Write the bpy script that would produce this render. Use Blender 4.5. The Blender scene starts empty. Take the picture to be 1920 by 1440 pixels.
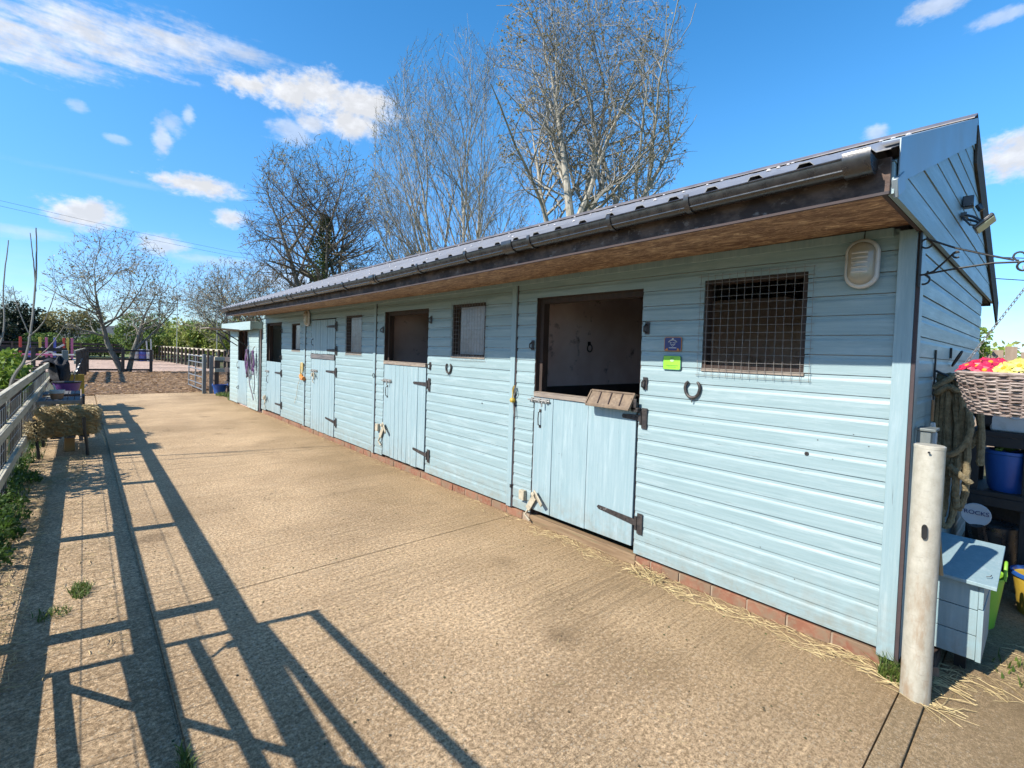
import bpy, math, random
import numpy as np
from math import sin, cos, pi, radians, atan2, sqrt, tan
from mathutils import Vector, Matrix
R = radians
scene = bpy.context.scene
COL = scene.collection

# ------------------------------------------------------------------ camera
cam = bpy.data.cameras.new('camera'); camo = bpy.data.objects.new('camera', cam); COL.objects.link(camo)
cam.sensor_width = 36; cam.lens = 36*905.9/1920; cam.clip_start = .05; cam.clip_end = 3000
cam.shift_y = -30.5/1920
_yaw, _pitch, _roll = R(41.77), R(1.83), R(1.79)
_f = Vector((sin(_yaw)*cos(_pitch), cos(_yaw)*cos(_pitch), -sin(_pitch)))
_r = Vector((cos(_yaw), -sin(_yaw), 0)); _u = _r.cross(_f)
_r2 = cos(_roll)*_r + sin(_roll)*_u; _u2 = -sin(_roll)*_r + cos(_roll)*_u
m = Matrix((_r2, _u2, -_f)).transposed().to_4x4(); m.translation = (0, 0, 1.55)
camo.matrix_world = m
scene.camera = camo
scene.view_settings.view_transform = 'Standard'; scene.view_settings.look = 'None'
scene.view_settings.gamma = 1; scene.view_settings.use_curve_mapping = False
scene.view_settings.exposure = 0.88

# ------------------------------------------------------------------ node helpers
class NT:
    def __init__(s, tree): s.t = tree; s.n = tree.nodes; s.l = tree.links
    def N(s, typ, **kw):
        n = s.n.new(typ)
        for k, v in kw.items():
            if k.startswith('i_'):
                key = k[2:]; key = int(key) if key.isdigit() else key.replace('_', ' ')
                s.put(n.inputs[key], v)
            else: setattr(n, k, v)
        return n
    def put(s, inp, v):
        if hasattr(v, 'is_output') or isinstance(v, bpy.types.NodeSocket): s.l.new(v, inp)
        else: inp.default_value = v
    def math(s, op, a, b=None, c=None, clamp=False):
        n = s.n.new('ShaderNodeMath'); n.operation = op; n.use_clamp = clamp
        s.put(n.inputs[0], a)
        if b is not None: s.put(n.inputs[1], b)
        if c is not None: s.put(n.inputs[2], c)
        return n.outputs[0]
    def mix(s, fac, a, b, blend='MIX'):
        n = s.n.new('ShaderNodeMix'); n.data_type = 'RGBA'; n.blend_type = blend
        s.put(n.inputs[0], fac); s.put(n.inputs[6], a if not isinstance(a, tuple) else (*a[:3], 1)); s.put(n.inputs[7], b if not isinstance(b, tuple) else (*b[:3], 1))
        return n.outputs[2]
    def ramp(s, fac, p0, p1, v0=0., v1=1.):
        n = s.n.new('ShaderNodeMapRange'); n.clamp = True
        s.put(n.inputs[0], fac); n.inputs[1].default_value = p0; n.inputs[2].default_value = p1
        n.inputs[3].default_value = v0; n.inputs[4].default_value = v1
        return n.outputs[0]
    def smooth(s, fac, p0, p1, v0=0., v1=1.):
        n = s.n.new('ShaderNodeMapRange'); n.clamp = True; n.interpolation_type = 'SMOOTHSTEP'
        s.put(n.inputs[0], fac); n.inputs[1].default_value = p0; n.inputs[2].default_value = p1
        n.inputs[3].default_value = v0; n.inputs[4].default_value = v1
        return n.outputs[0]
    def noise(s, vec, scale, detail=4, rough=.55, dist=0.):
        n = s.n.new('ShaderNodeTexNoise'); s.l.new(vec, n.inputs['Vector'])
        n.inputs['Scale'].default_value = scale; n.inputs['Detail'].default_value = detail
        n.inputs['Roughness'].default_value = rough; n.inputs['Distortion'].default_value = dist
        return n.outputs[0]
    def vscale(s, vec, sc, loc=(0, 0, 0)):
        n = s.n.new('ShaderNodeMapping'); s.l.new(vec, n.inputs[0]); n.inputs['Scale'].default_value = sc; n.inputs['Location'].default_value = loc
        return n.outputs[0]

# ------------------------------------------------------------------ sky, clouds and sun
SUN_EL = R(38.9); SUN_AZ = atan2(-1.2145, .243)           # clockwise from +Y
world = bpy.data.worlds.new('World'); scene.world = world; world.use_nodes = True
W = NT(world.node_tree); W.n.clear()
sky = W.N('ShaderNodeTexSky', sky_type='NISHITA'); sky.sun_disc = False
sky.sun_elevation = SUN_EL; sky.sun_rotation = SUN_AZ; sky.altitude = 100; sky.air_density = 1.0; sky.dust_density = .3; sky.ozone_density = 2.2
hs = W.N('ShaderNodeHueSaturation'); W.l.new(sky.outputs[0], hs.inputs['Color']); hs.inputs['Saturation'].default_value = 1.34; hs.inputs['Hue'].default_value = .497
tc = W.N('ShaderNodeTexCoord'); vec = tc.outputs['Generated']
sep = W.N('ShaderNodeSeparateXYZ'); W.l.new(vec, sep.inputs[0])
az = W.math('ARCTAN2', sep.outputs[0], sep.outputs[1]); az = W.math('MULTIPLY', az, 180/pi)
el = W.math('MULTIPLY', W.math('ARCSINE', sep.outputs[2]), 180/pi)
comb = W.N('ShaderNodeCombineXYZ'); W.l.new(az, comb.inputs[0]); W.l.new(W.math('MULTIPLY', el, 1.6), comb.inputs[1]); cv = comb.outputs[0]
n1 = W.noise(cv, .42, 8, .62); n2 = W.noise(W.vscale(cv, (.25, 1.1, 1), (7, 3, 0)), .5, 7, .6); n3 = W.noise(W.vscale(cv, (1, 1, 1), (31, 9, 0)), 1.4, 6, .6)
CL = [  # az, el, half width, half height, strength, wispiness
    (-5, 22.9, 7, 2.1, .92, 1), (.5, 24.8, 6.5, 2.0, .9, 1), (6.5, 26.4, 5.5, 1.6, .85, 1), (12, 27.2, 5, .9, .6, 1), (12.8, 24.7, 2.8, 1.0, 1, 0), (16.3, 25.0, 3.2, 1.7, 1, 0), (19.6, 25.4, 3.4, 2.2, 1, 0), (23.8, 25.2, 4.2, 1.9, 1, 0), (22.8, 23.3, 3.6, 1.5, 1, 0), (18.6, 22.6, 1.8, 1.0, .8, 0),
    (17.0, 21.6, 2.4, 1.3, .5, 0), (8.5, 15.0, 3.9, 1.0, 1, 0), (.3, 10.9, 2.9, 1.4, .95, 0), (11.2, 12.5, 1.6, .9, .9, 0),
    (5.7, 18.6, .8, 1.5, .6, 0), (6.4, 19.8, 1.0, .9, .4, 0), (7.8, 21, .6, .9, .5, 0), (-.3, 19.4, .8, .5, .35, 0), (2.4, 17.6, 1.0, .4, .35, 0),
    (77.7, 20.8, 1.0, .8, .55, 0), (87.5, 17.0, 3.2, 1.9, .95, 0), (81.4, 29.1, 2.2, .8, .6, 0), (86, 27.0, 2.2, .6, .45, 0),
    (5.6, 9.1, 2.2, 1.0, .75, 0), (17.8, 7.2, 5, 1.6, .55, 1), (-3.4, 8.5, 4, .7, .35, 1), (10, 8.2, 6, .7, .35, 1), (2, 14.2, 7, .35, .12, 1)]
mask = None
for (a0, e0, sa, se, st, wi) in CL:
    da = W.math('DIVIDE', W.math('SUBTRACT', az, a0), sa*1.25); de = W.math('DIVIDE', W.math('SUBTRACT', el, e0), se*1.25)
    d = W.math('SQRT', W.math('ADD', W.math('POWER', W.math('ABSOLUTE', da), 2.), W.math('POWER', W.math('ABSOLUTE', de), 2.)))
    nn = n2 if wi else n1
    v = W.math('ADD', W.math('SUBTRACT', 1., d), W.math('MULTIPLY', W.math('SUBTRACT', nn, .5), 1.9 if wi else 1.35))
    v = W.math('ADD', v, W.math('MULTIPLY', W.math('SUBTRACT', n3, .5), .65))
    v = W.smooth(v, .0, 1.0 if wi else .72, 0, st)
    mask = v if mask is None else W.math('MAXIMUM', mask, v)
veil = W.math('MULTIPLY', W.smooth(el, 11, 0, 0, .30), W.ramp(n2, .35, .65, .3, 1.))
mask = W.math('MAXIMUM', mask, veil)
cshade = W.ramp(W.math('ADD', W.noise(W.vscale(cv, (1, 1, 1), (0, .9, 0)), .42, 6, .6), W.math('MULTIPLY', mask, .15)), .42, .70, 1.05, .80)
hz = W.smooth(el, 26, 0, 0, 1); skc = W.mix(hz, (1., 1., 1.), (.44, .62, .88)); skm = W.mix(1., hs.outputs[0], skc, 'MULTIPLY')
bg1 = W.N('ShaderNodeBackground'); W.l.new(skm, bg1.inputs[0]); bg1.inputs[1].default_value = .145
bg2 = W.N('ShaderNodeBackground'); bg2.inputs[0].default_value = (.88, .91, .97, 1); W.l.new(W.math('MULTIPLY', cshade, .60), bg2.inputs[1])
ms = W.N('ShaderNodeMixShader'); W.l.new(mask, ms.inputs[0]); W.l.new(bg1.outputs[0], ms.inputs[1]); W.l.new(bg2.outputs[0], ms.inputs[2])
wo = W.N('ShaderNodeOutputWorld'); W.l.new(ms.outputs[0], wo.inputs[0])

sund = bpy.data.lights.new('sun', 'SUN'); sund.energy = 5.0; sund.angle = R(.5); sund.color = (1., .93, .82)
suno = bpy.data.objects.new('sun', sund); COL.objects.link(suno)
suno.rotation_euler = Vector((-1.2145, .243, 1.)).to_track_quat('Z', 'Y').to_euler(); suno.location = (-10, 2, 12)

# ------------------------------------------------------------------ object helpers
def tag(o, label=None, cat=None, group=None, kind=None):
    if label: o['label'] = label
    if cat: o['category'] = cat
    if group: o['group'] = group
    if kind: o['kind'] = kind
    return o
def thing(name, loc, label, cat, group=None):
    o = bpy.data.objects.new(name, None); COL.objects.link(o); o.location = loc; o.empty_display_size = .1
    return tag(o, label, cat, group)
def origin(o):
    v = Vector((0, 0, 0))
    while o is not None: v += o.location; o = o.parent
    return v
class MB:
    def __init__(s): s.v = []; s.f = []; s.mi = []; s.m = 0
    def add(s, vs, fs):
        b = len(s.v); s.v.extend([tuple(p) for p in vs]); s.f.extend([tuple(b+i for i in f) for f in fs]); s.mi.extend([s.m]*len(fs))
    def box(s, x0, x1, y0, y1, z0, z1):
        s.add([(x0,y0,z0),(x1,y0,z0),(x1,y1,z0),(x0,y1,z0),(x0,y0,z1),(x1,y0,z1),(x1,y1,z1),(x0,y1,z1)],
              [(0,3,2,1),(4,5,6,7),(0,1,5,4),(1,2,6,5),(2,3,7,6),(3,0,4,7)])
    def obox(s, c, size, rot=None, taper=1.):
        M = rot if rot is not None else Matrix.Identity(3); a, b, h = [k/2 for k in size]; c = Vector(c)
        P = [(-a,-b,-h),(a,-b,-h),(a,b,-h),(-a,b,-h),(-a*taper,-b*taper,h),(a*taper,-b*taper,h),(a*taper,b*taper,h),(-a*taper,b*taper,h)]
        s.add([c + M @ Vector(p) for p in P], [(0,3,2,1),(4,5,6,7),(0,1,5,4),(1,2,6,5),(2,3,7,6),(3,0,4,7)])
    def bar(s, p, q, w, h, up=(0, 0, 1)):      # rectangular bar from p to q, width w sideways, height h along up
        p = Vector(p); q = Vector(q); d = (q-p).normalized(); u = Vector(up); sd = d.cross(u).normalized(); u = sd.cross(d)
        s.add([p-sd*w/2-u*h/2, p+sd*w/2-u*h/2, p+sd*w/2+u*h/2, p-sd*w/2+u*h/2, q-sd*w/2-u*h/2, q+sd*w/2-u*h/2, q+sd*w/2+u*h/2, q-sd*w/2+u*h/2],
              [(0,3,2,1),(4,5,6,7),(0,1,5,4),(1,2,6,5),(2,3,7,6),(3,0,4,7)])
    def tube(s, pts, rad, n=8, closed=False, caps=True):
        pts = [Vector(p) for p in pts]; k = len(pts)
        if not hasattr(rad, '__len__'): rad = [rad]*k
        vs = []; prev = None
        for i, p in enumerate(pts):
            if closed: t = pts[(i+1) % k]-pts[i-1]
            else: t = pts[min(i+1, k-1)]-pts[max(i-1, 0)]
            if t.length < 1e-9: t = Vector((0, 0, 1))
            t.normalize()
            if prev is None:
                a = Vector((0, 0, 1)) if abs(t.z) < .9 else Vector((1, 0, 0)); prev = t.cross(a).normalized()
            else:
                prev = prev - t*prev.dot(t)
                prev = prev.normalized() if prev.length > 1e-6 else t.orthogonal().normalized()
            b = t.cross(prev)
            for j in range(n):
                a = 2*pi*j/n; vs.append(p + (prev*cos(a)+b*sin(a))*rad[i])
        fs = []
        for i in range(k if closed else k-1):
            for j in range(n):
                i2 = (i+1) % k; fs.append((i*n+j, i*n+(j+1) % n, i2*n+(j+1) % n, i2*n+j))
        if not closed and caps:
            fs.append(tuple(reversed(range(n)))); fs.append(tuple((k-1)*n+j for j in range(n)))
        s.add(vs, fs)
    def lathe(s, prof, c=(0, 0, 0), n=24, rot=None, sx=1., sy=1.):  # prof: list of (r,z)
        M = rot if rot is not None else Matrix.Identity(3); c = Vector(c); vs = []
        for r, z in prof:
            for j in range(n):
                a = 2*pi*j/n; vs.append(c + M @ Vector((r*cos(a)*sx, r*sin(a)*sy, z)))
        fs = []
        for i in range(len(prof)-1):
            for j in range(n): fs.append((i*n+j, i*n+(j+1) % n, (i+1)*n+(j+1) % n, (i+1)*n+j))
        if prof[0][0] > 1e-5: fs.append(tuple(reversed(range(n))))
        if prof[-1][0] > 1e-5: fs.append(tuple((len(prof)-1)*n+j for j in range(n)))
        s.add(vs, fs)
    def prism(s, poly, a0, a1, axis='y'):      # poly in the plane of the two other axes, extruded along axis
        def P(p, t): return {'y': (p[0], t, p[1]), 'x': (t, p[0], p[1]), 'z': (p[0], p[1], t)}[axis]
        k = len(poly); vs = [P(p, a0) for p in poly]+[P(p, a1) for p in poly]
        fs = [(i, (i+1) % k, k+(i+1) % k, k+i) for i in range(k)]+[tuple(reversed(range(k))), tuple(range(k, 2*k))]
        s.add(vs, fs)
    def build(s, name, mats, parent=None, bevel=0., smooth=True, angle=32):
        me = bpy.data.meshes.new(name); o0 = origin(parent)
        me.from_pydata([(x-o0.x, y-o0.y, z-o0.z) for x, y, z in s.v], [], s.f)
        if not isinstance(mats, (list, tuple)): mats = [mats]
        for m_ in mats: me.materials.append(m_)
        if len(mats) > 1: me.polygons.foreach_set('material_index', s.mi)
        if smooth:
            me.polygons.foreach_set('use_smooth', [True]*len(s.f)); me.update(); me.set_sharp_from_angle(angle=R(angle))
        me.update()
        o = bpy.data.objects.new(name, me); COL.objects.link(o); o.parent = parent
        if bevel:
            b = o.modifiers.new('bevel', 'BEVEL'); b.width = bevel; b.segments = 2; b.limit_method = 'ANGLE'; b.angle_limit = R(40); b.harden_normals = False
        return o
def fix_normals(o):
    import bmesh
    bm = bmesh.new(); bm.from_mesh(o.data); bmesh.ops.recalc_face_normals(bm, faces=bm.faces); bm.to_mesh(o.data); bm.free()
def copy_tree(o, parent=None):
    c = o.copy(); COL.objects.link(c); c.parent = parent
    for ch in list(o.children): copy_tree(ch, c)
    return c
def rotz(a): return Matrix.Rotation(a, 3, 'Z')
def rotx(a): return Matrix.Rotation(a, 3, 'X')
def roty(a): return Matrix.Rotation(a, 3, 'Y')
def text_mesh(txt, size, name, mt, parent, loc, rot, ext=.001):
    cu = bpy.data.curves.new(name, 'FONT'); cu.body = txt; cu.size = size; cu.extrude = ext; cu.align_x = 'CENTER'; cu.align_y = 'CENTER'
    tmp = bpy.data.objects.new('tmp', cu); COL.objects.link(tmp); dg = bpy.context.evaluated_depsgraph_get(); dg.update()
    me = bpy.data.meshes.new_from_object(tmp.evaluated_get(dg)); bpy.data.objects.remove(tmp)
    me.materials.clear(); me.materials.append(mt); me.name = name
    o = bpy.data.objects.new(name, me); COL.objects.link(o); o.parent = parent; o.location = Vector(loc)-origin(parent); o.rotation_euler = rot
    return o

# ------------------------------------------------------------------ materials
ALB = .60      # all surface colours below are noted for a darker exposure; this scales them to true albedos
def sc_(c): return tuple(k*ALB for k in c[:3])
def mat(name, c1, c2=None, sc=(1, 1, 1), ns=6., rough=.7, bump=.25, bs=None, bd=.01, metal=0., lo=.35, hi=.65, dirt=None, dirts=1.5, dlo=.55, dhi=.75, spec=.5, coat=0., trans=0., detail=5):
    c1 = sc_(c1); c2 = sc_(c2) if c2 else None; dirt = sc_(dirt) if dirt else None
    m_ = bpy.data.materials.new(name); m_.use_nodes = True; T = NT(m_.node_tree); b = T.n['Principled BSDF']
    co = T.N('ShaderNodeTexCoord').outputs['Object']; v = T.vscale(co, sc); nz = T.noise(v, ns, detail, .6)
    col = T.mix(T.ramp(nz, lo, hi), tuple(c1), tuple(c2 or c1))
    if dirt: col = T.mix(T.ramp(T.noise(T.vscale(co, sc, (3, 5, 7)), dirts, 6, .65), dlo, dhi), col, tuple(dirt))
    T.put(b.inputs['Base Color'], col); b.inputs['Metallic'].default_value = metal
    T.put(b.inputs['Roughness'], T.ramp(nz, .2, .8, max(rough-.1, .02), min(rough+.1, 1)))
    b.inputs['Specular IOR Level'].default_value = spec; b.inputs['Coat Weight'].default_value = coat
    if trans: b.inputs['Transmission Weight'].default_value = trans
    if bump:
        bp = T.N('ShaderNodeBump'); bp.inputs['Strength'].default_value = bump; bp.inputs['Distance'].default_value = bd
        T.put(bp.inputs['Height'], T.noise(v, bs or ns*3, 4, .6)); T.l.new(bp.outputs[0], b.inputs['Normal'])
    return m_
def paint(name, axis, base=(.325, .468, .50), light=(.415, .565, .60), dark=(.20, .30, .33), wear=1.):
    """weathered duck-egg paint: long streaks along the grain, chips and thin patches"""
    base, light, dark = [tuple(k*.93 for k in sc_(q)) for q in (base, light, dark)]
    m_ = bpy.data.materials.new(name); m_.use_nodes = True; T = NT(m_.node_tree); b = T.n['Principled BSDF']
    co = T.N('ShaderNodeTexCoord').outputs['Object']
    s = [24, 24, 24]; s['xyz'.index(axis)] = .9; v = T.vscale(co, s)
    grain = T.noise(v, 2.2, 7, .65); g2 = T.noise(T.vscale(co, [k*2.6 for k in s]), 2.4, 5, .7)
    s2 = [12, 12, 12]; s2['xyz'.index(axis)] = 1.3; patch = T.noise(T.vscale(co, s2), 1.3, 8, .75, .1)
    col = T.mix(T.ramp(grain, .32, .68), base, light)
    col = T.mix(T.math('MULTIPLY', T.ramp(patch, .52, .66), .38), col, sc_((.60, .73, .77)))
    col = T.mix(T.math('MULTIPLY', T.ramp(g2, .60, .72), .42*wear), col, dark)
    crack = T.noise(T.vscale(co, [k*3.4 for k in s]), 1.6, 3, .5)
    col = T.mix(T.math('MULTIPLY', T.ramp(crack, .72, .76), .75*wear), col, sc_((.10, .13, .13)))
    sp = T.N('ShaderNodeTexVoronoi'); T.l.new(T.vscale(co, (1, 1, 1), (5, 5, 5)), sp.inputs['Vector']); sp.inputs['Scale'].default_value = 9
    col = T.mix(T.math('MULTIPLY', T.ramp(sp.outputs['Distance'], .045, .02), T.ramp(T.noise(co, 3.1, 2), .5, .55)), col, sc_((.05, .05, .045)))
    z = T.N('ShaderNodeSeparateXYZ'); T.l.new(co, z.inputs[0])
    spl = T.math('MULTIPLY', T.ramp(z.outputs[2], .42, .06), T.ramp(T.noise(co, 11, 6, .7), .38, .75))   # mud splashed up from the yard
    col = T.mix(T.math('MULTIPLY', spl, .75), col, sc_((.30, .25, .17)))
    T.put(b.inputs['Base Color'], col)
    T.put(b.inputs['Roughness'], T.ramp(patch, .3, .7, .52, .38)); b.inputs['Specular IOR Level'].default_value = .42
    bp = T.N('ShaderNodeBump'); bp.inputs['Strength'].default_value = .5; bp.inputs['Distance'].default_value = .0022
    T.put(bp.inputs['Height'], T.math('ADD', T.math('ADD', grain, g2), T.math('MULTIPLY', T.ramp(crack, .70, .77), -1.5)))
    T.l.new(bp.outputs[0], b.inputs['Normal'])
    return m_
M = {}
M['py'] = paint('paint_boards', 'y'); M['pz'] = paint('paint_planks', 'z', base=(.325, .49, .545), light=(.44, .59, .645), wear=1.5); M['px'] = paint('paint_gable', 'x', wear=.6)
M['trim'] = paint('paint_trim', 'z', base=(.33, .49, .54), light=(.42, .575, .62), wear=.5)
M['shed'] = paint('paint_shed', 'y', base=(.44, .60, .60), light=(.55, .69, .68), wear=.7)
M['edge'] = mat('dark_edge', (.055, .04, .045), (.09, .06, .06), ns=8, rough=.8)
M['frame'] = mat('stained_frame', (.035, .022, .018), (.08, .048, .036), (6, 6, 1), 5, .8, .4)
M['inner'] = mat('stall_lining', (1.1, .78, .70), (1.3, 1.0, .92), (1, 1, 1), 3, .8, .25, dirt=(.30, .21, .19), dirts=5, dlo=.60, dhi=.72)
M['rafter'] = mat('rafter', (.05, .04, .035), (.09, .07, .06), (1, 1, 1), 6, .9)
M['metalblk'] = mat('black_iron', (.035, .033, .035), (.09, .075, .07), ns=30, rough=.55, bump=.5, bd=.002, metal=.3, dirt=(.35, .33, .32), dirts=22, dlo=.62, dhi=.7)
M['galv'] = mat('galvanised', (.46, .46, .44), (.62, .61, .57), ns=18, rough=.45, bump=.2, bd=.002, metal=.55, dirt=(.36, .25, .15), dirts=7, dlo=.58, dhi=.75)
M['galvgrey'] = mat('grey_steel', (.20, .23, .23), (.30, .33, .32), (1, 1, .3), 10, .5, .1, metal=.4)
M['strip'] = mat('chewed_strip', (.25, .20, .17), (.40, .34, .28), (20, 2, 20), 4, .75, .5, bd=.004, dirt=(.60, .50, .33), dirts=3)
M['plastic'] = mat('black_plastic', (.02, .02, .024), (.04, .04, .044), (3, 3, 3), 8, .30, .06, dirt=(.06, .055, .055), dirts=6, dlo=.5, dhi=.8, spec=.8)
M['fascia'] = mat('dirty_fascia', (.06, .035, .03), (.19, .125, .10), (6, 2, 3), 4, .85, .6, bd=.004, lo=.42, hi=.6, dirt=(.40, .33, .30), dirts=9, dlo=.58, dhi=.74)
M['rubber'] = mat('brown_plastic', (.17, .12, .085), (.30, .22, .15), ns=22, rough=.7, bump=.5, bd=.003, dirt=(.45, .36, .26), dirts=16)
M['white'] = mat('white_plastic', (.72, .72, .70), (.80, .80, .78), ns=6, rough=.4, bump=.05, dirt=(.48, .44, .38), dirts=5, dlo=.6, dhi=.75)
M['rope'] = mat('rope', (.20, .155, .08), (.38, .31, .18), (1, 1, 1), 42, .95, 1., bs=90, bd=.01)
M['rail'] = mat('weathered_rail', (.52, .48, .36), (.76, .70, .54), (10, .7, 10), 3, .85, .6, bs=9, bd=.004, dirt=(.22, .21, .11), dirts=2.5)
M['railx'] = mat('dark_rail', (.045, .035, .035), (.10, .075, .065), (1, 8, 8), 3, .85, .5)
M['post'] = mat('brown_post', (.09, .06, .045), (.17, .12, .09), (6, 6, .8), 5, .85, .6, bd=.004)
M['wire'] = mat('wire', (.42, .42, .42), (.55, .55, .54), ns=20, rough=.4, bump=0, metal=.7)
M['rustwire'] = mat('weathered_wire', (.28, .26, .25), (.40, .38, .35), ns=20, rough=.55, bump=0, metal=.5)
M['glass'] = mat('cloudy_pane', (.30, .29, .31), (.40, .39, .41), (2, 2, 2), 3, .22, .03, spec=.7, dirt=(.20, .18, .18), dirts=3)
M['lampglass'] = mat('lamp_glass', (.42, .38, .29), (.52, .48, .38), ns=4, rough=.25, bump=.1, coat=.5)
M['blue'] = mat('blue_plastic', (.02, .10, .42), (.03, .14, .50), ns=6, rough=.4, bump=.1)
M['purple'] = mat('purple_rubber', (.12, .035, .24), (.17, .06, .32), ns=6, rough=.5, bump=.1)
M['yellow'] = mat('yellow_paint', (.55, .36, .03), (.66, .46, .06), ns=6, rough=.6, bump=.2, dirt=(.3, .2, .06), dirts=5)
M['lime'] = mat('lime_rubber', (.28, .62, .04), (.36, .72, .07), ns=6, rough=.5, bump=.1)
M['black'] = mat('black_cloth', (.008, .008, .011), (.02, .02, .026), ns=5, rough=.9, bump=.6, bs=8, bd=.03)
M['darkwood'] = mat('dark_shelf', (.012, .011, .012), (.03, .026, .025), (4, 4, 1), 5, .7, .3)
M['slat'] = mat('weathered_slat', (.10, .10, .105), (.22, .21, .21), (2, 14, 14), 3, .8, .5, dirt=(.30, .28, .26), dirts=5)
M['straw'] = mat('straw', (.46, .34, .15), (.80, .63, .32), ns=12, rough=.75, bump=0)
M['hay'] = mat('hay_bale', (.55, .33, .12), (1.0, .68, .28), (6, 30, 30), 2.2, .95, 1., bs=4, bd=.03)
M['green'] = mat('green_leaf', (.06, .13, .02), (.15, .26, .045), ns=3, rough=.6, bump=0)
M['sign_blue'] = mat('sign_blue', (.012, .018, .16), (.016, .024, .20), ns=4, rough=.4, bump=0)
M['sign_green'] = mat('sign_green', (.33, .80, .04), (.38, .86, .06), ns=4, rough=.4, bump=0)
M['orange'] = mat('orange_paint', (.75, .25, .04), (.8, .32, .06), ns=4, rough=.5, bump=0)
M['red'] = mat('red_paint', (.62, .05, .035), (.7, .08, .05), ns=4, rough=.5, bump=0)
M['pink'] = mat('pink_paint', (.70, .16, .32), (.75, .2, .38), ns=4, rough=.5, bump=0)
M['cream'] = mat('cream', (.66, .58, .36), (.72, .64, .42), ns=4, rough=.6, bump=0)
M['kick'] = mat('worn_kick_bolt', (.50, .44, .32), (.66, .60, .46), ns=30, rough=.6, bump=.3, bd=.002, dirt=(.25, .2, .14), dirts=25)
M['iron'] = mat('wrought_iron', (.008, .008, .009), (.018, .018, .018), ns=20, rough=.5, bump=.2, bd=.001)

def mat_leaf(name, c1, c2, c3=None):
    m_ = bpy.data.materials.new(name); m_.use_nodes = True; T = NT(m_.node_tree); b = T.n['Principled BSDF']
    c1 = sc_(c1); c2 = sc_(c2); c3 = sc_(c3) if c3 else None
    g = T.N('ShaderNodeNewGeometry'); rnd = g.outputs['Random Per Island']
    col = T.mix(rnd, tuple(c1), tuple(c2))
    if c3: col = T.mix(T.ramp(T.noise(T.N('ShaderNodeTexCoord').outputs['Object'], .8, 3), .45, .62), col, tuple(c3))
    T.put(b.inputs['Base Color'], col); b.inputs['Roughness'].default_value = .55; b.inputs['Specular IOR Level'].default_value = .35
    tr = T.N('ShaderNodeBsdfTranslucent'); T.put(tr.inputs[0], T.mix(.5, col, tuple(min(1, k*1.3) for k in c2)))
    mx = T.N('ShaderNodeMixShader'); mx.inputs[0].default_value = .3; T.l.new(b.outputs[0], mx.inputs[1]); T.l.new(tr.outputs[0], mx.inputs[2])
    T.l.new(mx.outputs[0], T.n['Material Output'].inputs[0])
    return m_
M['bark'] = mat('pale_bark', (.36, .33, .27), (.62, .58, .49), (3, 3, 1), 4, .9, .6, bd=.02, dirt=(.12, .13, .06), dirts=2)
M['barkdark'] = mat('dark_bark', (.17, .15, .12), (.34, .31, .25), (3, 3, 1), 4, .9, .6, bd=.02, dirt=(.08, .10, .04), dirts=2)
M['twig'] = mat('pale_twig', (.24, .22, .185), (.46, .43, .37), ns=3, rough=.8, bump=0)
M['twigdark'] = mat('brown_twig', (.12, .10, .08), (.25, .215, .175), ns=3, rough=.8, bump=0)
M['bud'] = mat_leaf('spring_buds', (.36, .36, .14), (.56, .54, .24)); M['budb'] = mat_leaf('brown_buds', (.26, .19, .065), (.50, .40, .14))
M['ivy'] = mat_leaf('ivy_leaf', (.05, .10, .02), (.20, .27, .06)); M['conifer'] = mat_leaf('conifer_leaf', (.010, .022, .012), (.03, .05, .022))
M['hedge'] = mat_leaf('hedge_leaf', (.24, .36, .06), (.52, .62, .14), (.40, .34, .16)); M['hedge2'] = mat_leaf('dark_hedge_leaf', (.09, .18, .04), (.24, .36, .08))
M['olive'] = mat_leaf('olive_leaf', (.26, .24, .09), (.48, .42, .17)); M['gold'] = mat_leaf('gold_leaf', (.40, .30, .03), (.50, .36, .06), (.2, .22, .04))
M['laurel'] = mat_leaf('laurel_leaf', (.12, .24, .02), (.30, .42, .06)); M['weed'] = mat_leaf('weed_leaf', (.035, .085, .012), (.12, .22, .035)); M['grassb'] = mat_leaf('grass_blade', (.07, .14, .02), (.22, .30, .06))

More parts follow.
